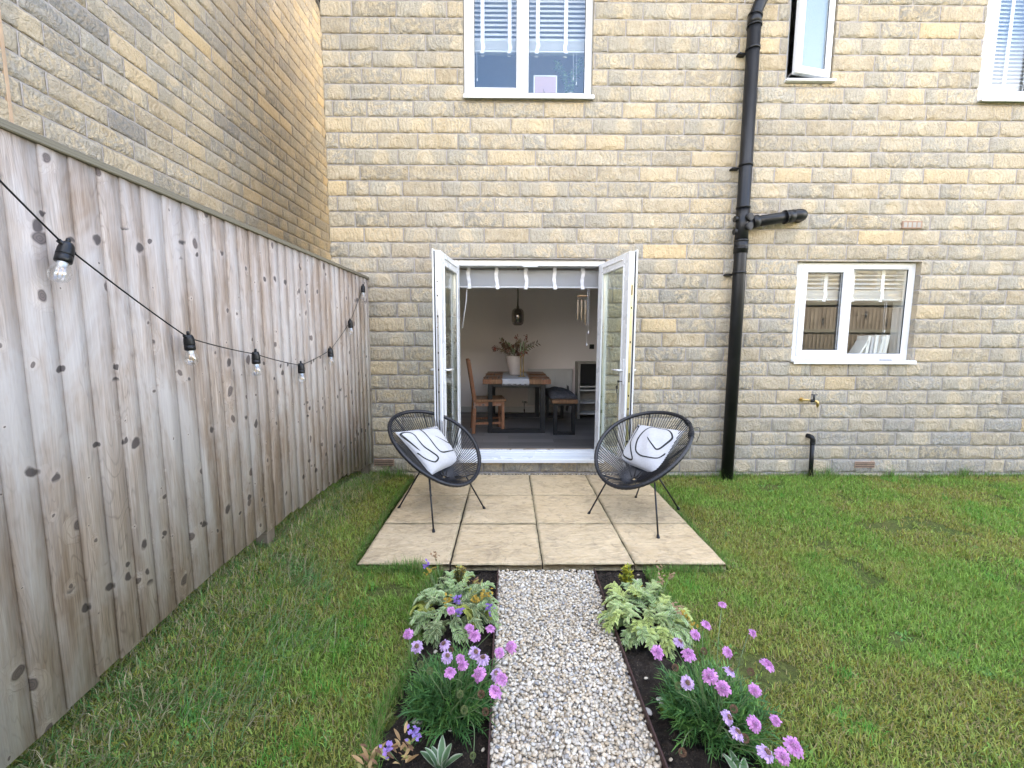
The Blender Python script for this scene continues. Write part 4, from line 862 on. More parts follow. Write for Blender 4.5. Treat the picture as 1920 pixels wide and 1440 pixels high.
# loose windings where the cord has come undone
best = max(np.linspace(0, 2 * pi, 60), key=lambda a: rimR(a)[0].x - rimR(a)[0].z * .6)
m = MB()
for k in range(9):
    p, h, b, n = rimR(best - .22 + k * .035 + (.25 if k > 4 else 0)); q = rimR(best - .2 + k * .035 + (.25 if k > 4 else 0))[0]; dd = (rimR(best + .02)[0] - rimR(best)[0]).normalized(); xx = dd.cross(n).normalized()
    m.tube([p + (xx * cos(s) + n * sin(s)) * .021 + dd * random.uniform(-.004, .004) for s in np.linspace(0, 2 * pi, 12, endpoint=False)], .003, 5, closed=True)
p = rimR(best + .05)[0]; m.tube(catmull([p + Vector((.02, 0, 0)), p + Vector((.06, -.01, .01)), p + Vector((.07, -.01, -.04)), p + Vector((.05, 0, -.11))], 6), .0024, 5)
m.tube(catmull([p, p + Vector((-.12, -.02, .03)), p + Vector((-.2, -.04, .01))], 6), .0018, 5)
m.build('loose_cord', 'cord', ch2)

SL = [[(-.83, -.06), (-.89, .26), (-.94, .6), (-.95, .82), (-.9, .87), (-.77, .87), (-.63, .79), (-.59, .61), (-.63, .34), (-.62, .04), (-.5, -.28), (-.39, -.51), (-.42, -.61), (-.61, -.66), (-.78, -.54), (-.89, -.34), (-.93, -.15), (-.96, -.05)],
      [(.45, .84), (.17, .88), (-.06, .88), (-.11, .8), (-.16, .52), (-.17, .18), (-.17, -.16), (-.09, -.37), (.16, -.45), (.58, -.46), (.89, -.39)], [(.17, .89), (.57, .84), (.82, .74), (.9, .57), (.9, .25), (.85, .04), (.73, -.06), (.44, .12), (.17, .34)]]
SR = [[(-.83, -.2), (-.9, 0), (-.9, .37), (-.9, .68), (-.84, .83), (-.76, .74), (-.71, .48), (-.72, .14), (-.68, -.13), (-.47, -.45), (-.26, -.76), (-.29, -.85), (-.48, -.85), (-.69, -.79), (-.82, -.66), (-.9, -.42), (-.92, -.03)],
      [(-.02, .23), (.19, .06), (.45, -.11), (.56, -.15), (.67, -.05), (.78, .22), (.84, .47), (.79, .6), (.66, .73), (.45, .83), (.24, .84), (.05, .86), (-.15, .86), (-.28, .69), (-.37, .38), (-.37, .01), (-.26, -.34), (-.14, -.51), (.1, -.58), (.46, -.55), (.74, -.44), (.86, -.27), (.9, -.14)]]
def cushion(label, q, strokes, T=.075):
    q = [Vector(p) for p in q]; cen = sum(q, Vector()) / 4; e1 = ((q[1] - q[0]) + (q[2] - q[3])).normalized(); e2 = ((q[0] - q[3]) + (q[1] - q[2])).normalized(); N = e1.cross(e2).normalized()
    if N.z < 0: N = -N
    def base(u, v): a = (u + 1) / 2; b = (v + 1) / 2; return q[3] * (1 - a) * (1 - b) + q[2] * a * (1 - b) + q[1] * a * b + q[0] * (1 - a) * b
    def prof(u, v): e = max(0, (1 - abs(u) ** 2.6)) * max(0, (1 - abs(v) ** 2.6)); return T * e ** .55 * (1 + .10 * sin(3.1 * u + 1.3) * cos(2.7 * v)) + .004 * sin(9 * u + 4 * v) * e
    def pt(u, v, s, off=0):
        k = 1 - .045 * (1 - abs(v) ** 2) * abs(u) ** 4; k2 = 1 - .045 * (1 - abs(u) ** 2) * abs(v) ** 4
        return base(u * k, v * k2) + N * (s * prof(u, v) + off)
    n = 40; m = MB(); us = [-cos(pi * i / n) for i in range(n + 1)]; us = [.55 * u + .45 * (2 * i / n - 1) for i, u in enumerate(us)]
    for s in (1, -.8):
        G = [[m.b.verts.new(pt(u, v, s, 0)) for u in us] for v in us]
        for i in range(n):
            for j in range(n):
                f = m.b.faces.new((G[i][j], G[i][j + 1], G[i + 1][j + 1], G[i + 1][j])); f.smooth = True
    bmesh.ops.remove_doubles(m.b, verts=m.b.verts[:], dist=.0004); bmesh.ops.recalc_face_normals(m.b, faces=m.b.faces[:])
    t = thing('cushion', label, 'cushion', cen, 0, 'white scatter cushions on the string chairs'); cv = m.build('cover', 'linen', t)
    m = MB(); edge = [pt(u, -1, 0) for u in us] + [pt(1, v, 0) for v in us][1:] + [pt(u, 1, 0) for u in us[::-1]][1:] + [pt(-1, v, 0) for v in us[::-1]][1:-1]
    m.tube(edge, .0022, 5, closed=True); m.build('piping', 'linen', cv)
    m = MB()
    for st in strokes:
        c2 = catmull([(u, v, 0) for u, v in st], 8); L_ = len(c2); prev = None
        for i, p in enumerate(c2):
            d = c2[min(i + 1, L_ - 1)] - c2[max(i - 1, 0)]; d = Vector((-d.y, d.x, 0)).normalized(); w = .020 + .014 * abs(sin(i / L_ * pi * 2.2)); w *= min(1, (min(i, L_ - 1 - i) + 1) / 5)
            a = m.b.verts.new(pt(p.x + d.x * w, p.y + d.y * w, 1, .0012)); b = m.b.verts.new(pt(p.x - d.x * w, p.y - d.y * w, 1, .0012))
            if prev: m.b.faces.new((prev[0], prev[1], b, a))
            prev = (a, b)
    m.build('printed_line', 'ink', cv)
cushion('white cushion with looping black line drawing in the left string chair', [(-.906, -1.098, .688), (-.643, -.701, .656), (-.416, -.849, .366), (-.610, -1.185, .366)], SL)
cushion('white cushion with black line drawing standing in the right string chair', [(1.147, -.739, .682), (1.421, -1.083, .701), (1.155, -1.275, .384), (.930, -.923, .408)], SR)
# ---------------------------------------------------------------- dining room behind the doors
FZ = .15
t = thing('dining_table', 'wooden dining table with black square metal frame legs inside the French doors', 'table', (.10, 1.84, FZ))
m = MB(); m.bb((-.345, 1.20, .825), (.56, 2.48, .893), bev=.005)
tt = m.build('tabletop', 'table_wood', t)
m = MB()
for z in (.825, .858): m.bb((-.349, 1.196, z + .001), (-.235, 1.2005, z + .031), bev=.001); m.bb((.45, 1.196, z + .001), (.564, 1.2005, z + .031), bev=.001)
m.build('corner_block', 'chair_wood', tt)
for y in (1.23, 2.40):
    m = MB(); a, b = -.285, .495; m.bb((a, y, FZ), (a + .065, y + .065, .8245), bev=.003); m.bb((b - .065, y, FZ), (b, y + .065, .8245), bev=.003); m.bb((a + .065, y + .001, FZ), (b - .065, y + .064, FZ + .055), bev=.003); m.bb((a + .065, y + .001, .78), (b - .065, y + .064, .8245), bev=.003)
    m.build('leg', 'black_metal', t)
o = MB()
def runner():
    b = bmesh.new(); nx, ny = 16, 60; G = []
    for j in range(ny + 1):
        s = j / ny * 1.15; row = []
        for i in range(nx + 1):
            x = -.09 + .36 * i / nx + .006 * sin(j * .9)
            if s < .075: y = 1.192 - .004 * sin(i * 1.3); z = .898 - (.075 - s) + .006 * sin(i * 1.9)
            else: y = 1.192 + (s - .075); z = .897 + .003 * sin(i * 1.1 + j * .4)
            row.append(b.verts.new((x, y, z)))
        G.append(row)
    for j in range(ny):
        for i in range(nx): f = b.faces.new((G[j][i], G[j][i + 1], G[j + 1][i + 1], G[j + 1][i])); f.smooth = True
    me = bpy.data.meshes.new('table_runner'); b.to_mesh(me); b.free(); o = link('table_runner', me, 'linen'); md = o.modifiers.new('s', 'SOLIDIFY'); md.thickness = .003; return o
tag(runner(), 'white linen runner hanging over the front edge of the dining table', 'table runner')
m = MB()
for i in range(46): x = -.088 + .36 * i / 46; m.tube([(x, 1.19, .826 + .006 * sin(i * .77)), (x + random.uniform(-.004, .004), 1.188, .806)], .0014, 4)
fr = m.build('fringe', 'linen', bpy.data.objects['table_runner'], world=False); fr['kind'] = 'stuff'
for x, y, lb in ((-.22, 1.40, 'round woven placemat at the near left corner of the dining table'), (.43, 1.42, 'round woven placemat at the near right corner of the dining table'), (-.22, 1.95, 'round woven placemat at the far left of the dining table'), (.43, 1.95, 'round woven placemat at the far right of the dining table')):
    m = MB(); m.lathe([(0, 0), (.13, 0), (.135, .004), (.13, .009), (0, .009)], (x if abs(x) > .3 else x + .0, y, .8935), 32); tag(m.build('placemat', 'chair_wood'), lb, 'placemat', 'placemats on the dining table')
m = MB(); m.lathe([(0, .0), (.075, 0), (.082, .02), (.105, .12), (.128, .22), (.133, .262), (.138, .27), (.133, .28), (.122, .278), (.118, .26), (0, .255)], (.09, 1.78, .900), 36)
tag(m.build('vase', 'pot'), 'cream ceramic plant pot standing on the dining table', 'vase')
t = thing('dried_flowers', 'brown and pale dried flower arrangement in the cream pot on the table', 'dried flowers', (.09, 1.78, 1.15))
vb = VC(); vp = VC(); vg = VC(); st = MB()
def strip(vc, P, w, col, flat=None):
    P = np.array([p[:] for p in P]); n = len(P); d = np.gradient(P, axis=0); s = np.cross(d, flat if flat is not None else [0.1, 1, .2]); s /= np.linalg.norm(s, axis=1)[:, None] + 1e-9
    w = (np.array(w) if hasattr(w, '__len__') else np.full(n, w))[:, None] / 2; V = np.concatenate([P - s * w, P + s * w]); I = np.arange(n - 1); vc.add(V, np.stack([I, I + 1, I + 1 + n, I + n], -1), None, col)
for k in range(34):
    a = random.uniform(0, 2 * pi); sp = random.uniform(.08, .33); hh = random.uniform(.10, .34) * (1.1 - sp * 1.4); b0 = Vector((.09 + .05 * cos(a), 1.78 + .05 * sin(a), 1.14)); tip = b0 + Vector((sp * cos(a), sp * sin(a), hh)); mid = (b0 + tip) / 2 + Vector((0, 0, .05)); P = catmull([b0, mid, tip], 6); st.tube(P, .0018, 4)
    kind = k % 4; d = (P[-1] - P[-3]).normalized()
    if kind == 0:
        for q in range(26): o_ = P[int(len(P) * .45) + q % (len(P) // 2)]; r = Vector((random.gauss(0, 1), random.gauss(0, 1), random.gauss(0, .7))).normalized(); strip(vp, [o_, o_ + (r + d).normalized() * .025, o_ + (r + d * 1.6).normalized() * .05], [.005, .005, .001], (.34, .27, .19))
    elif kind == 1:
        for q in range(14):
            o_ = P[4 + q % (len(P) - 4)]; sd = 1 if q % 2 else -1; r = (d.cross(Vector((0, 1, .3))).normalized() * sd + d * .6).normalized(); strip(vb, [o_, o_ + r * .03, o_ + r * .06], [.003, .016, .002], (.13 * random.uniform(.6, 1.3), .07, .045))
    elif kind == 2:
        for q in range(24): o_ = P[-1] + Vector((random.gauss(0, .016), random.gauss(0, .016), random.gauss(0, .02))); r = Vector((random.gauss(0, 1), random.gauss(0, 1), random.gauss(0, 1))).normalized(); strip(vb, [o_, o_ + r * .012, o_ + r * .02], [.008, .012, .003], (.26 * random.uniform(.6, 1.3), .075, .055))
    else:
        for q in range(18): o_ = P[3 + q % (len(P) - 3)]; r = Vector((random.gauss(0, 1), random.gauss(0, .6), abs(random.gauss(0, 1)))).normalized(); strip(vg, [o_, o_ + r * .02, o_ + r * .04], [.004, .009, .001], (.17, .23, .12))
st.build('stem', 'driedleaf', t); vb.build('seed_head', 'leaf', t); vp.build('grass_plume', 'leaf', t); vg.build('leaf', 'leaf', t)
for x, y, lb, z0 in ((.165, 1.50, 'brass candlestick with green taper candle, the left of the two before the pot', 1.18), (.205, 1.53, 'brass candlestick with green taper candle, the right of the two before the pot', 1.20)):
    t = thing('candlestick', lb, 'candlestick', (x, y, .897), 0, 'candlesticks on the table')
    m = MB(); m.lathe([(0, 0), (.035, 0), (.036, .006), (.008, .014), (.0055, .05), (.009, .08), (.0055, .11), (.006, z0 - .915), (.014, z0 - .905), (.014, z0 - .88), (0, z0 - .88)], (x, y, .898), 18); m.build('holder', 'brass', t)
    m = MB(); m.tube([(x, y, z0), (x, y, z0 + .19)], [.0105, .008], 12); m.build('candle', 'candle', t)

def dchair(label, X0, Y0, rz):
    t = thing('dining_chair', label, 'chair', (X0, Y0, FZ), 0)
    Rm = Matrix.Translation((X0, Y0, FZ)) @ Matrix.Rotation(rz, 4, 'Z')
    def mk(fn, name, mat='chair_wood', par=t):
        mm = MB(); fn(mm); bmesh.ops.transform(mm.b, matrix=Rm, verts=mm.b.verts[:]); return mm.build(name, mat, par)
    # local +x = front of the chair
    mk(lambda m: m.bb((-.20, -.21, .43), (.23, .21, .462), bev=.006), 'seat', 'table_wood')
    mk(lambda m: (m.bb((-.19, -.19, .37), (.20, -.17, .429), bev=.003), m.bb((-.19, .17, .37), (.20, .19, .429), bev=.003), m.bb((.185, -.169, .37), (.205, .169, .429), bev=.003), m.bb((-.2, -.169, .37), (-.18, .169, .429), bev=.003)), 'apron')
    for y in (-.185, .185):
        mk(lambda m: m.bb((.165, y - .021, 0), (.207, y + .021, .429), bev=.003), 'leg')
        mk(lambda m: (m.beam((-.215, y, 0), (-.19, y, .45), .036, .045, up=(1, 0, 0), bev=.003), m.beam((-.19, y, .44), (-.275, y, 1.0), .034, .045, up=(1, 0, 0), bev=.003)), 'leg')
    mk(lambda m: (m.bb((-.19, -.19, .12), (.17, -.172, .15), bev=.002), m.bb((-.19, .172, .12), (.17, .19, .15), bev=.002), m.bb((-.2, -.17, .20), (-.18, .17, .23), bev=.002), m.bb((.175, -.17, .20), (.195, .17, .23), bev=.002)), 'stretcher')
    def back(m):
        m.beam((-.262, -.17, .95), (-.262, .17, .95), .02, .09, up=(0, 0, 1), bev=.004); m.beam((-.212, -.17, .56), (-.212, .17, .56), .02, .04, up=(0, 0, 1), bev=.003)
        for y in (-.12, -.06, 0, .06, .12): m.beam((-.212, y, .57), (-.258, y, .92), .012, .035, up=(1, 0, 0), bev=.002)
    mk(back, 'backrest')
    return t
dchair('brown slatted wooden chair at the left side of the dining table', -.29, 1.42, radians(8))
t = thing('bench', 'wooden bench with black metal frame legs at the right side of the dining table', 'bench', (.74, 1.75, FZ))
m = MB(); m.bb((.575, 1.10, .578), (.915, 2.42, .625), bev=.005); m.build('seat', 'table_wood', t)
for y in (1.13, 2.33):
    m = MB(); a, b = .60, .89; m.bb((a, y, FZ), (a + .05, y + .05, .5775), bev=.002); m.bb((b - .05, y, FZ), (b, y + .05, .5775), bev=.002); m.bb((a + .05, y + .001, FZ), (b - .05, y + .049, FZ + .04), bev=.002); m.bb((a + .05, y + .001, .545), (b - .05, y + .049, .5775), bev=.002); m.build('leg', 'black_metal', t)
b = bmesh.new(); G = []
for j in range(41):
    row = []
    for i in range(31):
        u = i / 30 * 2 - 1; v = j / 40 * 2 - 1; e = max(0, 1 - abs(u) ** 3) * max(0, 1 - abs(v) ** 3); z = .628 + .085 * e ** .45 * (1 + .12 * sin(5 * u + v * 3)) + .010 * sin(14 * u + 5 * v) * e
        x = .715 + .19 * u - .03 * v; y = 1.62 + .42 * v
        row.append(b.verts.new((x, y, z)))
    G.append(row)
for j in range(40):
    for i in range(30): f = b.faces.new((G[j][i], G[j][i + 1], G[j + 1][i + 1], G[j + 1][i])); f.smooth = True
bmesh.ops.solidify(b, geom=b.faces[:], thickness=.01)
me = bpy.data.meshes.new('seat_cushion'); b.to_mesh(me); b.free(); tag(link('seat_cushion', me, 'greyfab'), 'grey woollen pad lying on the wooden bench', 'cushion')
b = bmesh.new(); G = []
for j in range(12):
    G.append([b.verts.new((.925 + .008 * sin(i * .8 + j), 2.05 + i * .03, .70 - j * .036 - .02 * abs(sin(i * .7)) * (j / 11))) for i in range(9)])
for j in range(11):
    for i in range(8): f = b.faces.new((G[j][i], G[j][i + 1], G[j + 1][i + 1], G[j + 1][i])); f.smooth = True
bmesh.ops.solidify(b, geom=b.faces[:], thickness=.008)
me = bpy.data.meshes.new('blanket'); b.to_mesh(me); b.free(); tag(link('blanket', me, 'greyfab'), 'grey woollen throw hanging over the far right end of the bench', 'blanket')

t = thing('radiator', 'white ribbed radiator on the back wall of the dining room', 'radiator', (.74, 2.80, .28))
m = MB(); m.bb((.33, 2.775, .29), (1.09, 2.825, .90), bev=.006)
for i in range(19): m.bb((.355 + i * .0385, 2.768, .33), (.374 + i * .0385, 2.7755, .86), bev=.003)
m.build('panel', 'white_paint', t)
m = MB(); m.bb((.325, 2.762, .9005), (1.095, 2.832, .915), bev=.003); m.build('top_grille', 'white_paint', t)
m = MB(); m.tube([(.325, 2.80, .33), (.27, 2.80, .33), (.27, 2.80, .15)], .010, 8); m.tube([(.305, 2.80, .33), (.235, 2.77, .35)], .020, 12); m.build('valve', 'steel', t)
m = MB(); m.bb((1.385, 2.846, 1.255), (1.465, 2.8595, 1.335), bev=.002); q = m.build('light_switch', 'black_metal'); tag(q, 'black square light switch on the grey wall right of the radiator', 'light switch')
m = MB(); m.bb((1.415, 2.843, 1.28), (1.435, 2.8465, 1.31), bev=.001); m.build('rocker', 'black_plastic', q)
t = thing('cabinet', 'narrow open grey cabinet with black upper panel near the right door', 'cabinet', (1.35, 2.45, FZ))
m = MB(); m.bb((1.10, 2.26, FZ), (1.14, 2.56, 1.06), bev=.003); m.bb((1.60, 2.26, FZ), (1.64, 2.56, 1.06), bev=.003); m.bb((1.14, 2.261, 1.035), (1.60, 2.559, 1.059), bev=.002); m.bb((1.14, 2.545, FZ), (1.60, 2.559, 1.034), bev=0); m.build('carcass', 'cabinet', t)
for z in (.22, .40, .60, .66): m = MB(); m.bb((1.141, 2.262, z), (1.599, 2.543, z + .018), bev=.002); m.build('shelf', 'white_paint', t)
m = MB(); m.bb((1.141, 2.30, .70), (1.599, 2.31, 1.033), bev=0); m.build('panel', 'black_recess', t)
# pendant lamp
t = thing('pendant_lamp', 'dark nickel pendant lamp inside clear smoked glass above the dining table', 'pendant lamp', (.13, 1.85, 2.55))
m = MB(); m.tube([(.13, 1.85, 1.87), (.13, 1.85, 2.53)], .011, 10); m.lathe([(0, 0), (.05, 0), (.05, -.02), (0, -.02)], (.13, 1.85, 2.549), 20); m.tube([(.13, 1.85, 1.84), (.13, 1.85, 1.90)], .02, 14); m.build('stem', 'smoke', t)
m = MB(); m.lathe([(0, 1.86), (.03, 1.858), (.052, 1.835), (.060, 1.79), (.060, 1.70), (.054, 1.675), (.045, 1.665), (.0, 1.665)], (.13, 1.85, 0), 28); m.build('inner_shade', 'smoke', t)
m = MB(); m.lathe([(.02, 1.872), (.06, 1.868), (.085, 1.84), (.093, 1.78), (.093, 1.69), (.080, 1.645), (.055, 1.625)], (.13, 1.85, 0), 32); m.build('glass_shade', 'smokeglass', t)

# ---------------------------------------------------------------- blinds
def blind(label, x0, x1, y, ztop, zbot, tapes, bunched, slatgap=.045, cords=(), tilt=10):
    """wooden venetian blind: slats, wide tapes and cords"""
    t = thing('venetian_blind', label, 'blind', ((x0 + x1) / 2, y, ztop))
    m = MB(); m.bb((x0, y - .03, ztop - .05), (x1, y + .03, ztop), bev=.003); m.build('head_rail', 'slat', t)
    n = int(bunched / .0052); zb = zbot + bunched
    for i in range(n):
        z = zbot + .022 + i * .0052; m = MB(); m.box(((x0 + x1) / 2, y + random.uniform(-.002, .002), z), (x1 - x0 - .006, .049, .0030), bev=.0006, rot=Matrix.Rotation(radians(random.uniform(-.5, .5)), 4, 'X')); m.build('slat', 'slat', t)
    m = MB(); m.bb((x0 + .003, y - .026, zbot), (x1 - .003, y + .026, zbot + .018), bev=.004); m.build('bottom_rail', 'slat', t)
    z = zb + slatgap
    while z < ztop - .06:
        m = MB(); m.box(((x0 + x1) / 2, y, z), (x1 - x0 - .006, .049, .003), bev=.0006, rot=Matrix.Rotation(radians(tilt), 4, 'X')); m.build('slat', 'slat', t); z += slatgap
    for x in tapes:
        m = MB(); zz = list(np.arange(zbot - .012, ztop - .04, .012)); ph = random.uniform(0, 6)
        for s in (-1, 1):
            prev = None
            for z in zz:
                w = (1 if z < zb else 0) * .006; xx = x + (w * 1.3 * sin((z - zbot) / max(bunched, .01) * 4 + ph)); yy = y + s * (.0275 + w * .6 * (1 + sin((z - zbot) * 90 + ph)))
                a = m.b.verts.new((xx - .0185, yy, z)); b_ = m.b.verts.new((xx + .0185, yy, z))
                if prev: m.b.faces.new((prev[0], prev[1], b_, a))
                prev = (a, b_)
        m.build('tape', 'tape', t)
    for (x, za, zc_) in cords:
        m = MB(); m.tube([(x, y - .02, za), (x + .004, y - .022, zc_)], .0011, 5); m.lathe([(0, .022), (.003, .02), (.0055, .0), (.005, -.010), (0, -.010)], (x + .004, y - .022, zc_), 12); m.build('pull_cord', 'tape', t)
    return t
blind('white venetian blind with wide tapes drawn up at the top of the French doors', -.555, .99, .215, 2.235, 1.975, [-.43, -.13, .18, .49, .79], .17, cords=[(.86, 1.98, 1.50), (.845, 1.98, 1.37)])
blind('white venetian blind with tapes half drawn in the upper window over the doors', -.43, .79, .165, 4.98, 4.283, [-.27, .0, .28, .56], .09, .044, cords=[(-.33, 4.28, 4.02), (.64, 4.28, 4.04), (.67, 4.28, 3.99)], tilt=55)
blind('white venetian blind with tapes drawn up inside the kitchen window', 3.02, 4.22, .165, 2.22, 1.85, [3.37, 3.66, 3.98], .09, .045, cords=[(4.05, 1.85, 1.52), (4.03, 1.85, 1.45)], tilt=25)
blind('white closed-slat venetian blind in the upper window at the right edge', 4.71, 5.87, .165, 4.98, 3.96, [5.02, 5.5], .03, .038, cords=[], tilt=55)

# things on the sills
t = thing('picture_frame', 'small pale pink framed print standing on the upper window sill', 'picture frame', (.36, .20, 3.82))
m = MB(); frame_rect(m, .245, .485, 3.822, 4.10, .19, .205, .012, bev=.002); m.build('frame', 'white_paint', t)
m = MB(); m.bb((.257, .196, 3.834), (.473, .200, 4.088), bev=0); pr = m.build('print', 'pink', t)
m = MB(); m.tube([(.37, .1945, 3.92), (.35, .1945, 3.95), (.345, .1945, 3.97), (.355, .1945, 3.93), (.37, .1945, 3.86)], .002, 4); m.build('drawn_line', 'ink', pr)
def leafquad(vc, base, d, L_, W_, col, edge=None, fold=.25, up=Vector((0, 0, 1)), droop=.15, rows=4):
    d = Vector(d).normalized(); s = d.cross(up)
    if s.length < .05: s = d.cross(Vector((1, 0, 0)))
    s.normalize(); nrm = s.cross(d).normalized(); base = Vector(base); V = []; Cc = []; col = np.array(col); ed = np.array(edge) if edge is not None else col
    cols = (-1, -.55, 0, .55, 1) if edge is not None else (-1, 0, 1)
    for i in range(rows + 1):
        tt_ = i / rows; w = W_ / 2 * (sin(pi * min(1, tt_ * .92 + .06)) ** .75); p = base + d * (L_ * tt_) - nrm * (droop * L_ * tt_ * tt_)
        for c in cols: V.append((p + s * (w * c) + nrm * (fold * w * abs(c)))[:]); Cc.append(ed if abs(c) == 1 else (col * (.85 if c == 0 else 1)))
    k = len(cols); I = [[i * k + j, i * k + j + 1, (i + 1) * k + j + 1, (i + 1) * k + j] for i in range(rows) for j in range(k - 1)]
    vc.add(V, I, None, np.array(Cc))
t = thing('house_plant', 'trailing leafy house plant beside the pink print in the upper window', 'house plant', (.62, .22, 3.82))
m = MB(); m.lathe([(0, 0), (.045, 0), (.06, .10), (.056, .10), (.05, .09), (0, .09)], (.62, .215, 3.82), 20); m.build('pot', 'pot', t)
vc = VC(); m = MB()
for k in range(9):
    a = random.uniform(0, 2 * pi); b0 = Vector((.62, .215, 3.90)); tip = b0 + Vector((.14 * cos(a), .05 * sin(a), random.uniform(.12, .34))); P = catmull([b0, (b0 + tip) / 2 + Vector((0, 0, .05)), tip], 5); m.tube(P, .002, 4)
    for p in P[2:]:
        for q in range(3): leafquad(vc, p, (random.gauss(0, 1), random.gauss(0, .7), random.gauss(.2, .6)), .045, .028, (.16, .26, .14))
m.build('stem', 'driedgreen', t); vc.build('foliage', 'leaf', t)
bx = 3.80
for i, (wd, hh, tl, lb) in enumerate(((.022, .20, .50, 'thin white book leaning low at the left of the kitchen sill row'), (.032, .235, .10, 'white book standing beside the leaning thin book on the kitchen sill'), (.026, .225, .05, 'grey book in the middle of the kitchen sill row'), (.034, .24, .06, 'tall white book right of the grey book on the kitchen sill'), (.03, .235, .16, 'white book leaning next to the tall one on the kitchen sill'), (.045, .245, .12, 'thick white book at the right end of the kitchen sill row'))):
    m = MB(); m.box((bx + hh / 2 * sin(tl), .225, 1.242 + hh / 2 * cos(tl) + wd / 2 * sin(tl)), (wd, .15, hh), rot=Matrix.Rotation(tl, 4, 'Y'), bev=.002); bk = m.build('book', 'bookgrey' if i == 2 else 'book'); tag(bk, lb, 'book', 'books on the kitchen window sill')
    bx += wd + .018 + (.045 if i == 0 else 0)
m = MB(); m.lathe([(0, 0), (.08, 0), (.09, .035), (.088, .06), (.08, .055), (0, .03)], (3.36, .24, 1.243), 24); tag(m.build('bowl', 'white_paint'), 'shallow white bowl on the kitchen sill behind the left pane', 'bowl')

# wind chime
t = thing('wind_chime', 'wooden disc wind chime with pale tubes hanging inside the right of the doors', 'wind chime', (.80, .30, 1.96))
m = MB(); m.lathe([(0, 0), (.058, 0), (.06, .004), (.058, .012), (0, .012)], (.81, .30, 1.895), 24); m.build('disc', 'tan', t)
m = MB(); m.tube([(.81, .30, 1.90), (.80, .29, 1.975)], .0012, 4); m.tube([(.81, .30, 1.896), (.84, .27, 1.83), (.83, .27, 1.80), (.845, .27, 1.76)], .0012, 4)
for (x, y, z) in ((.758, .29, 1.862), (.795, .27, 1.86), (.838, .28, 1.855), (.852, .31, 1.85), (.81, .345, 1.86)): m.tube([(x, y, 1.897), (x, y, z)], .001, 4)
m.build('cord', 'linen', t)
for (x, y, z, l) in ((.758, .29, 1.862, .215), (.795, .27, 1.86, .225), (.838, .28, 1.855, .24), (.852, .31, 1.85, .26), (.81, .345, 1.86, .2)): m = MB(); m.tube([(x, y, z), (x + .002, y, z - l)], .0075, 10); m.build('tube', 'driedpale', t)
m = MB(); m.tube([(-.455, .24, 1.98), (-.462, .20, 1.83), (-.50, .16, 1.55)], .006, 6); tag(m.build('curtain_cord', 'linen'), 'pale cord hanging diagonally just inside the left door', 'cord')

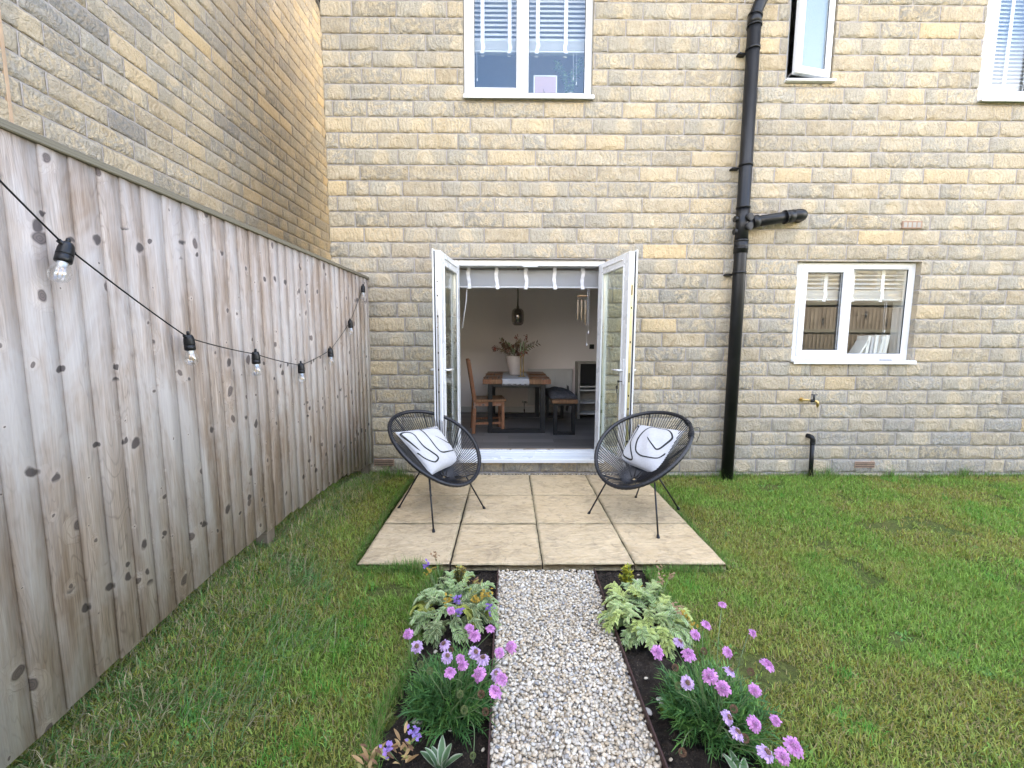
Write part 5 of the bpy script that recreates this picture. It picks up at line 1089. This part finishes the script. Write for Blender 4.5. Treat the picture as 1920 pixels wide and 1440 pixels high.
# ---------------------------------------------------------------- plants
GRN = (.11, .22, .05); DG = (.06, .15, .04)
def scabious(label, c, heads, R, H, nleaf, seed):
    random.seed(seed); rg = np.random.default_rng(seed)
    t = thing('flowering_plant', label, 'flowering plant', (c[0], c[1], -.05), 0, 'lilac pincushion flower plants beside the gravel path')
    vc = VC()
    for k in range(nleaf):
        a = rg.uniform(0, 2 * pi); r0 = R * sqrt(rg.random()) * .62; el = rg.uniform(.25, 1.35); hb = rg.uniform(0, .55) * H * (1 - (r0 / R) ** 2)
        b0 = Vector((c[0] + r0 * cos(a), c[1] + r0 * sin(a), -.05 + hb)); a2 = a + rg.normal(0, .7); L_ = rg.uniform(.06, .13); d = Vector((cos(a2) * cos(el), sin(a2) * cos(el), sin(el)))
        P = [b0, b0 + d * L_ * .5, b0 + d * L_ * .85 + Vector((0, 0, -.012)), b0 + d * L_ + Vector((cos(a2) * .012, sin(a2) * .012, -.028))]
        cc = np.array(DG if rg.random() < .6 else GRN) * rg.uniform(.65, 1.5) ; strip(vc, P, [.0025, .0055, .0045, .001], cc, flat=np.array((-sin(a2) * .3, cos(a2) * .3, 1)) if False else np.array([rg.normal(), rg.normal(), 1.2]))
        for q in range(6):
            s_ = (.25 + .12 * q); o_ = b0 + d * L_ * s_; sd = Vector((-sin(a2), cos(a2), .15)) * (1 if q % 2 else -1); strip(vc, [o_, o_ + (sd + d * .9).normalized() * .013, o_ + (sd + d * 1.4).normalized() * .026], [.003, .0042, .001], cc * 1.05, flat=np.array([0.1, .2, 1]))
    vc.build('foliage', 'leaf', t)
    for (x, y, z, s, kind, tx, ty) in heads:
        p = Vector((x, y, z)); b0 = Vector((c[0] + (x - c[0]) * .35, c[1] + (y - c[1]) * .3, .0)); R_ = Vector((tx, ty, 1)).normalized(); m = MB()
        P = catmull([b0, b0.lerp(p, .5) + Vector((random.gauss(0, .02), random.gauss(0, .02), .02)), p - R_ * .03, p - R_ * .008], 6); m.tube(P, .0015, 5); stm = m.build('stem', 'stemgreen', t)
        vc = VC(); q4 = R_.to_track_quat('Z', 'Y').to_matrix(); X_, Y_ = q4 @ Vector((1, 0, 0)), q4 @ Vector((0, 1, 0))
        def W3(u, v, w_): return (p + X_ * u + Y_ * v + R_ * w_)[:]
        if kind in (0, 1):
            base = np.array((.56, .235, .50)) if kind == 0 else np.array((.50, .33, .54)); np_ = 17
            for ring in range(3):
                for k in range(np_):
                    a = 2 * pi * (k + ring * .5 + random.uniform(-.2, .2)) / np_; l = s * random.uniform(.85, 1.12) * (1 - .22 * ring); w0 = s * (.155 - .01 * ring); r0 = s * .3; V = []; dz = -.2 * s + ring * .22 * s; cu = random.uniform(-.25, .1) * s
                    for (rr, ww, zz) in ((r0, .5, .1 * s), (.7 * l, 1.0, dz * .5 + .06 * s), (l, .95, dz + cu)):
                        for sg in (-1, 0, 1): V.append(W3(rr * cos(a) - sg * ww * w0 * sin(a), rr * sin(a) + sg * ww * w0 * cos(a), zz + (0 if sg else .06 * s) + random.uniform(-.03, .03) * s))
                    for sg in (-1, 0, 1): V.append(W3(l * 1.10 * cos(a) - sg * w0 * .75 * sin(a), l * 1.10 * sin(a) + sg * w0 * .75 * cos(a), dz + cu * 1.3 + random.uniform(-.05, .05) * s))
                    F = [[i * 3 + j, i * 3 + j + 1, i * 3 + j + 4, i * 3 + j + 3] for i in range(3) for j in range(2)]
                    vc.add(V, F, None, np.clip(base * random.uniform(.8, 1.28) + np.array((.05, .06, .05)) * random.random(), 0, .9))
            for k in range(70 if kind == 0 else 60):
                rr = s * .55 * sqrt((k + .5) / 70); a = k * 2.39996; hz = .34 * s * (1 - (rr / (s * .62)) ** 2) + .12 * s; q = s * .085
                cc = (base * random.uniform(1.0, 1.5) if kind == 0 or rr > s * .42 else np.array((.34, .20, .15)) * random.uniform(.6, 1.3))
                u, v = rr * cos(a), rr * sin(a); V = [W3(u, v, hz - q), W3(u + q, v + random.uniform(-q, q) * .4, hz + q * .6), W3(u - q * .4, v + q, hz + q * .5), W3(u - q * .5, v - q, hz + q * .7)]
                vc.add(V, None, [[0, 1, 2], [0, 2, 3], [0, 3, 1], [1, 3, 2]], np.clip(cc, 0, .9))
            vc.build('flower_head', 'petal', t)
        else:
            for k in range(90):
                zc = 1 - 2 * (k + .5) / 90; a = k * 2.39996; rr = sqrt(1 - zc * zc); s2 = s * .5; u, v, w_ = rr * cos(a) * s2, rr * sin(a) * s2, zc * s2; q = s2 * .24
                cc = np.array((.20, .12, .075)) if kind == 2 else np.array((.17, .20, .08)); cc = cc * random.uniform(.7, 1.4)
                V = [W3(u * .8, v * .8, w_ * .8), W3(u * 1.05 + q * sin(a), v * 1.05 - q * cos(a), w_ * 1.05), W3(u * 1.05 - q * sin(a), v * 1.05 + q * cos(a), w_ * 1.05), W3(u * 1.3, v * 1.3, w_ * 1.3 + q)]
                vc.add(V, None, [[0, 1, 2], [1, 3, 2]], cc)
            vc.build('seed_head', 'petal', t)
M['stemgreen'] = simple('green_flower_stem', (.13, .19, .075), .6, var=.15)
hl = []
FLp = [(-.39, -2.89, 0), (-.34, -2.96, 1), (-.24, -2.75, 0), (-.15, -2.86, 0), (-.13, -2.90, 0), (-.07, -2.86, 0), (-.22, -3.01, 1), (-.17, -3.02, 0), (-.16, -3.05, 0), (-.20, -3.08, 0), (-.12, -2.99, 1), (-.09, -3.02, 1), (-.10, -3.09, 0), (-.03, -2.99, 0), (.01, -2.96, 0), (-.04, -3.09, 1), (-.02, -3.11, 0), (-.04, -3.16, 0), (-.24, -2.95, 1)]
random.seed(3)
for x, y, k in FLp: hl.append((x, y, .30, random.uniform(.016, .0235), k, random.uniform(-.5, .5), random.uniform(-.9, -.1)))
for (x, y, k) in ((-.16, -3.13, 3), (-.14, -3.19, 3), (-.09, -3.13, 2), (-.32, -3.0, 3), (-.28, -3.03, 3), (-.22, -2.93, 2)): hl.append((x, y, .26, .02, k, 0, -.3))
hl += [(-.085, -2.98, .05, .022, 2, .2, -.5), (-.12, -3.12, .02, .018, 3, 0, -.3)]
scabious('scabious with lilac flowers left of the gravel path, blooms leaning over the stones', (-.235, -2.86), hl, .20, .20, 600, 5)
FRp = [(.80, -2.84, 0), (.73, -2.90, 0), (.55, -2.99, 0), (.65, -2.94, 1), (.66, -3.0, 0), (.81, -2.99, 0), (.96, -2.89, 0), (.92, -3.05, 0), (.77, -3.08, 1), (.60, -3.13, 1), (.69, -3.10, 0), (.71, -3.15, 0), (.81, -3.16, 0), (.67, -3.26, 1), (.67, -3.31, 1), (.74, -3.28, 0), (.81, -3.27, 0), (.72, -3.37, 1), (.76, -3.38, 0), (.81, -3.35, 0), (.93, -2.71, 0)]
hl = [(x, y, .30, random.uniform(.0175, .025) * (.7 if (x, y) in ((.93, -2.71), (.81, -3.27), (.96, -2.89)) else 1), k, random.uniform(-.4, .6), random.uniform(-.9, -.1)) for x, y, k in FRp]
for (x, y, k) in ((.74, -2.95, 2), (.60, -3.03, 2), (.72, -3.2, 2), (.86, -3.05, 2), (.85, -3.0, 3), (.58, -3.11, 3), (.70, -3.3, 2)): hl.append((x, y, .27, .02, k, 0, -.3))
hl.append((.60, -3.12, .03, .022, 2, 0, -.6))
scabious('scabious with lilac flowers right of the gravel path, spreading over the lawn edge', (.80, -2.93), hl, .23, .19, 700, 9)

def polemonium(label, c, R, H, n, seed, palette, extra=None):
    random.seed(seed)
    t = thing('variegated_shrub', label, 'shrub', (c[0], c[1], -.05), 0, 'variegated leafy plants in the flower beds')
    vc = VC()
    for k in range(n):
        a0 = random.uniform(0, 2 * pi); r0 = R * sqrt(random.random()) * .95; el = random.uniform(.15, 1.25) * (1 - .45 * r0 / R); a = a0; L_ = random.uniform(.06, .13)
        b0 = Vector((c[0] + r0 * .75 * cos(a), c[1] + r0 * .75 * sin(a), -.04 + random.uniform(.15, .75) * H * (1 - .6 * (r0 / R) ** 2))); a += random.gauss(0, .8); d = Vector((cos(a) * cos(el), sin(a) * cos(el), sin(el)))
        P = catmull([b0, b0 + d * L_ * .55, b0 + d * L_ * .9 + Vector((cos(a), sin(a), -.4)) * .012, b0 + d * L_ + Vector((cos(a) * .03, sin(a) * .03, -.03))], 4); strip(vc, P, .002, (.22, .26, .12)); N_ = len(P)
        base, edge = palette[random.randrange(len(palette))]; sidev = d.cross(Vector((0, 0, 1))).normalized()
        for i in range(2, N_):
            dd = (P[i] - P[i - 1]).normalized(); l = .033 * (1 - .35 * abs(i / N_ - .5)) * random.uniform(.7, 1.25); f = random.uniform(.8, 1.25)
            for sg in (-1, 1): leafquad(vc, P[i], (sidev * sg + dd * random.uniform(.5, 1.1) + Vector((0, 0, random.uniform(-.25, .35)))), l, .0145, np.array(base) * f, np.array(edge) * min(1.1, f), .3, droop=.12, rows=3)
        leafquad(vc, P[-1], dd, .03, .012, np.array(base), np.array(edge), .3, rows=3)
    vc.build('foliage', 'leaf', t)
    if extra:
        for (x, y, z, kind) in extra:
            vc = VC()
            for k in range(16): leafquad(vc, (x + random.gauss(0, .010), y + random.gauss(0, .010), z + random.gauss(0, .012)), (random.gauss(0, 1), random.gauss(0, 1), random.gauss(.3, .7)), .018, .013, {0: (.30, .17, .52), 1: (.45, .30, .05), 2: (.40, .27, .16)}[kind], None, .1, rows=2)
            vc.build({0: 'flower_head', 1: 'yellowed_leaf', 2: 'seed_head'}[kind], 'petal', t)
            m = MB(); m.tube([(c[0] + (x - c[0]) * .5, c[1] + (y - c[1]) * .5, .02), (x, y, z)], .0014, 4); m.build('stem', 'stemgreen', t)
cream = (.60, .61, .34); white = (.62, .65, .46); yel = (.50, .52, .12); dusty = (.26, .38, .13)
polemonium('variegated fern-leaved plant with violet flowers at the top of the left bed', (-.285, -2.34), .17, .20, 84, 21, [(dusty, white), (dusty, white), ((.14, .20, .08), cream), ((.27, .30, .06), yel)],
           [(-.46, -2.17, .17, 0), (-.43, -2.22, .17, 1), (-.10, -2.44, .10, 0), (-.225, -2.62, .20, 0), (-.235, -2.58, .23, 0), (-.13, -2.42, .15, 1), (-.10, -2.36, .12, 1), (-.16, -2.46, .16, 1), (-.29, -2.5, .18, 1), (-.43, -2.08, .18, 2)])
polemonium('cream-edged variegated fern-leaved plant at the top of the right bed', (.715, -2.38), .17, .17, 90, 22, [((.30, .40, .14), cream), ((.36, .44, .13), (.66, .70, .28)), (dusty, white), ((.30, .40, .14), cream)],
           [(.88, -2.10, .12, 2), (.92, -2.16, .10, 2), (.86, -2.5, .10, 1), (.89, -2.52, .08, 1), (.84, -2.25, .13, 2), (.82, -2.52, .16, 2)])
def euonymus(label, c, R, H, n, seed, pal):
    random.seed(seed); t = thing('evergreen_shrub', label, 'shrub', (c[0], c[1], -.05)); vc = VC(); m = MB()
    for k in range(n):
        a = random.uniform(0, 2 * pi); r = R * random.random(); tip = Vector((c[0] + r * cos(a), c[1] + r * sin(a), -.05 + H * random.uniform(.45, 1) * (1 - .5 * r / R))); b0 = Vector((c[0] + .2 * r * cos(a), c[1] + .2 * r * sin(a), -.06)); P = catmull([b0, (b0 + tip) / 2, tip], 4); m.tube(P, .0018, 4)
        for i in range(3, len(P)):
            for q in range(4):
                aa = q * pi / 2 + i; col, ed = pal[random.randrange(len(pal))]; leafquad(vc, P[i], (cos(aa), sin(aa), .75), random.uniform(.018, .027), .012, np.array(col) * random.uniform(.8, 1.2), np.array(ed) * random.uniform(.9, 1.1), .2, rows=3)
    m.build('stem', 'driedgreen', t); vc.build('foliage', 'leaf', t)
yp = [((.42, .40, .03), (.66, .58, .05)), ((.22, .28, .04), (.60, .54, .06))]
euonymus('bright yellow upright evergreen sprig in the top of the right bed', (.715, -2.02), .045, .16, 16, 31, yp)
euonymus('low yellow-leaved evergreen sprig just below the upright yellow one in the right bed', (.74, -2.15), .06, .085, 10, 32, yp)
euonymus('green and yellow evergreen sprig in the top of the left bed by the patio', (-.29, -2.03), .055, .16, 14, 33, [((.30, .30, .05), (.58, .54, .12)), ((.16, .2, .06), (.6, .58, .35)), ((.35, .25, .06), (.5, .4, .1))])
def broad(label, c, n, seed, col, ed, L_=.085, W_=.03, name='variegated_plant', spread=.03):
    random.seed(seed); t = thing(name, label, 'plant', (c[0], c[1], -.05)); vc = VC()
    for k in range(n):
        a = 2 * pi * k / n + random.uniform(-.4, .4); el = random.uniform(.75, 1.35); f = random.uniform(.85, 1.15)
        leafquad(vc, (c[0] + spread * .3 * cos(a), c[1] + spread * .3 * sin(a), -.052), (cos(a) * cos(el), sin(a) * cos(el), sin(el)), L_ * random.uniform(.7, 1.15), W_, np.array(col) * f, np.array(ed), .35, up=Vector((.01, .01, 1)), rows=7)
    vc.build('foliage', 'leaf', t)
broad('small plant with white-edged green leaves low in the left bed', (-.235, -3.10), 9, 41, (.13, .22, .10), (.62, .64, .50))
broad('small plant with white-edged green leaves low in the right bed', (.80, -3.15), 7, 42, (.14, .23, .11), (.62, .64, .50))
def dying(label, c, seed, fl):
    random.seed(seed); t = thing('flowering_plant', label, 'flowering plant', (c[0], c[1], -.05)); vc = VC()
    for k in range(26):
        a = random.uniform(0, 2 * pi); el = random.uniform(.3, 1.2); q = random.choice([(.42, .26, .12), (.50, .34, .16), (.30, .17, .10), (.40, .38, .12)]); leafquad(vc, (c[0] + random.gauss(0, .018), c[1] + random.gauss(0, .018), -.04 + random.uniform(0, .07)), (cos(a) * cos(el), sin(a) * cos(el), sin(el)), random.uniform(.03, .05), .013, np.array(q) * random.uniform(.8, 1.2), None, .3)
    vc.build('foliage', 'leaf', t)
    for (x, y, z) in fl:
        vc = VC()
        for k in range(22): leafquad(vc, (x + random.gauss(0, .011), y + random.gauss(0, .011), z + random.gauss(0, .008)), (random.gauss(0, 1), random.gauss(0, 1), abs(random.gauss(.5, .5))), .014, .012, (.38 * random.uniform(.8, 1.2), .24, .60), None, .1, rows=2)
        vc.build('flower_head', 'petal', t); m = MB(); m.tube([(c[0], c[1], -.05), (x, y, z)], .0014, 4); m.build('stem', 'stemgreen', t)
dying('wilting orange-leaved plant with violet flowers at the bottom of the left bed', (-.375, -3.09), 51, [(-.405, -3.13, .055), (-.325, -3.09, .075)])
dying('pale orange wilted leaves in the lawn edge at the bottom left corner of the bed', (-.47, -3.12), 52, [])
dying('dry brown leafy seedling beside the green and yellow sprig in the left bed', (-.20, -2.10), 53, [])
broad('small lime-green weed in the soil beside the right scabious', (.625, -2.90), 9, 43, (.20, .28, .05), (.24, .30, .06), .05, .018, 'weed')
# two stones in the beds
for (x, y, s, lb) in ((-.355, -2.92, .017, 'grey pebble lying alone on the dark soil of the left bed'), (.565, -2.88, .014, 'white pebble lying alone on the dark soil of the right bed'), (.635, -2.83, .017, 'flat cream stone in the right bed beside the scabious leaves')):
    m = MB(); bmesh.ops.create_icosphere(m.b, subdivisions=3, radius=1, matrix=Matrix.Translation((x, y, -.048)) @ Matrix.Rotation(x * 9, 4, 'Z') @ Matrix.Diagonal((s * 1.3, s * .9, s * .6, 1)))
    for f in m.b.faces: f.smooth = True
    tag(m.build('stone', simple('loose_stone', (.50, .46, .42), .8, bs=.3)), lb, 'stone')
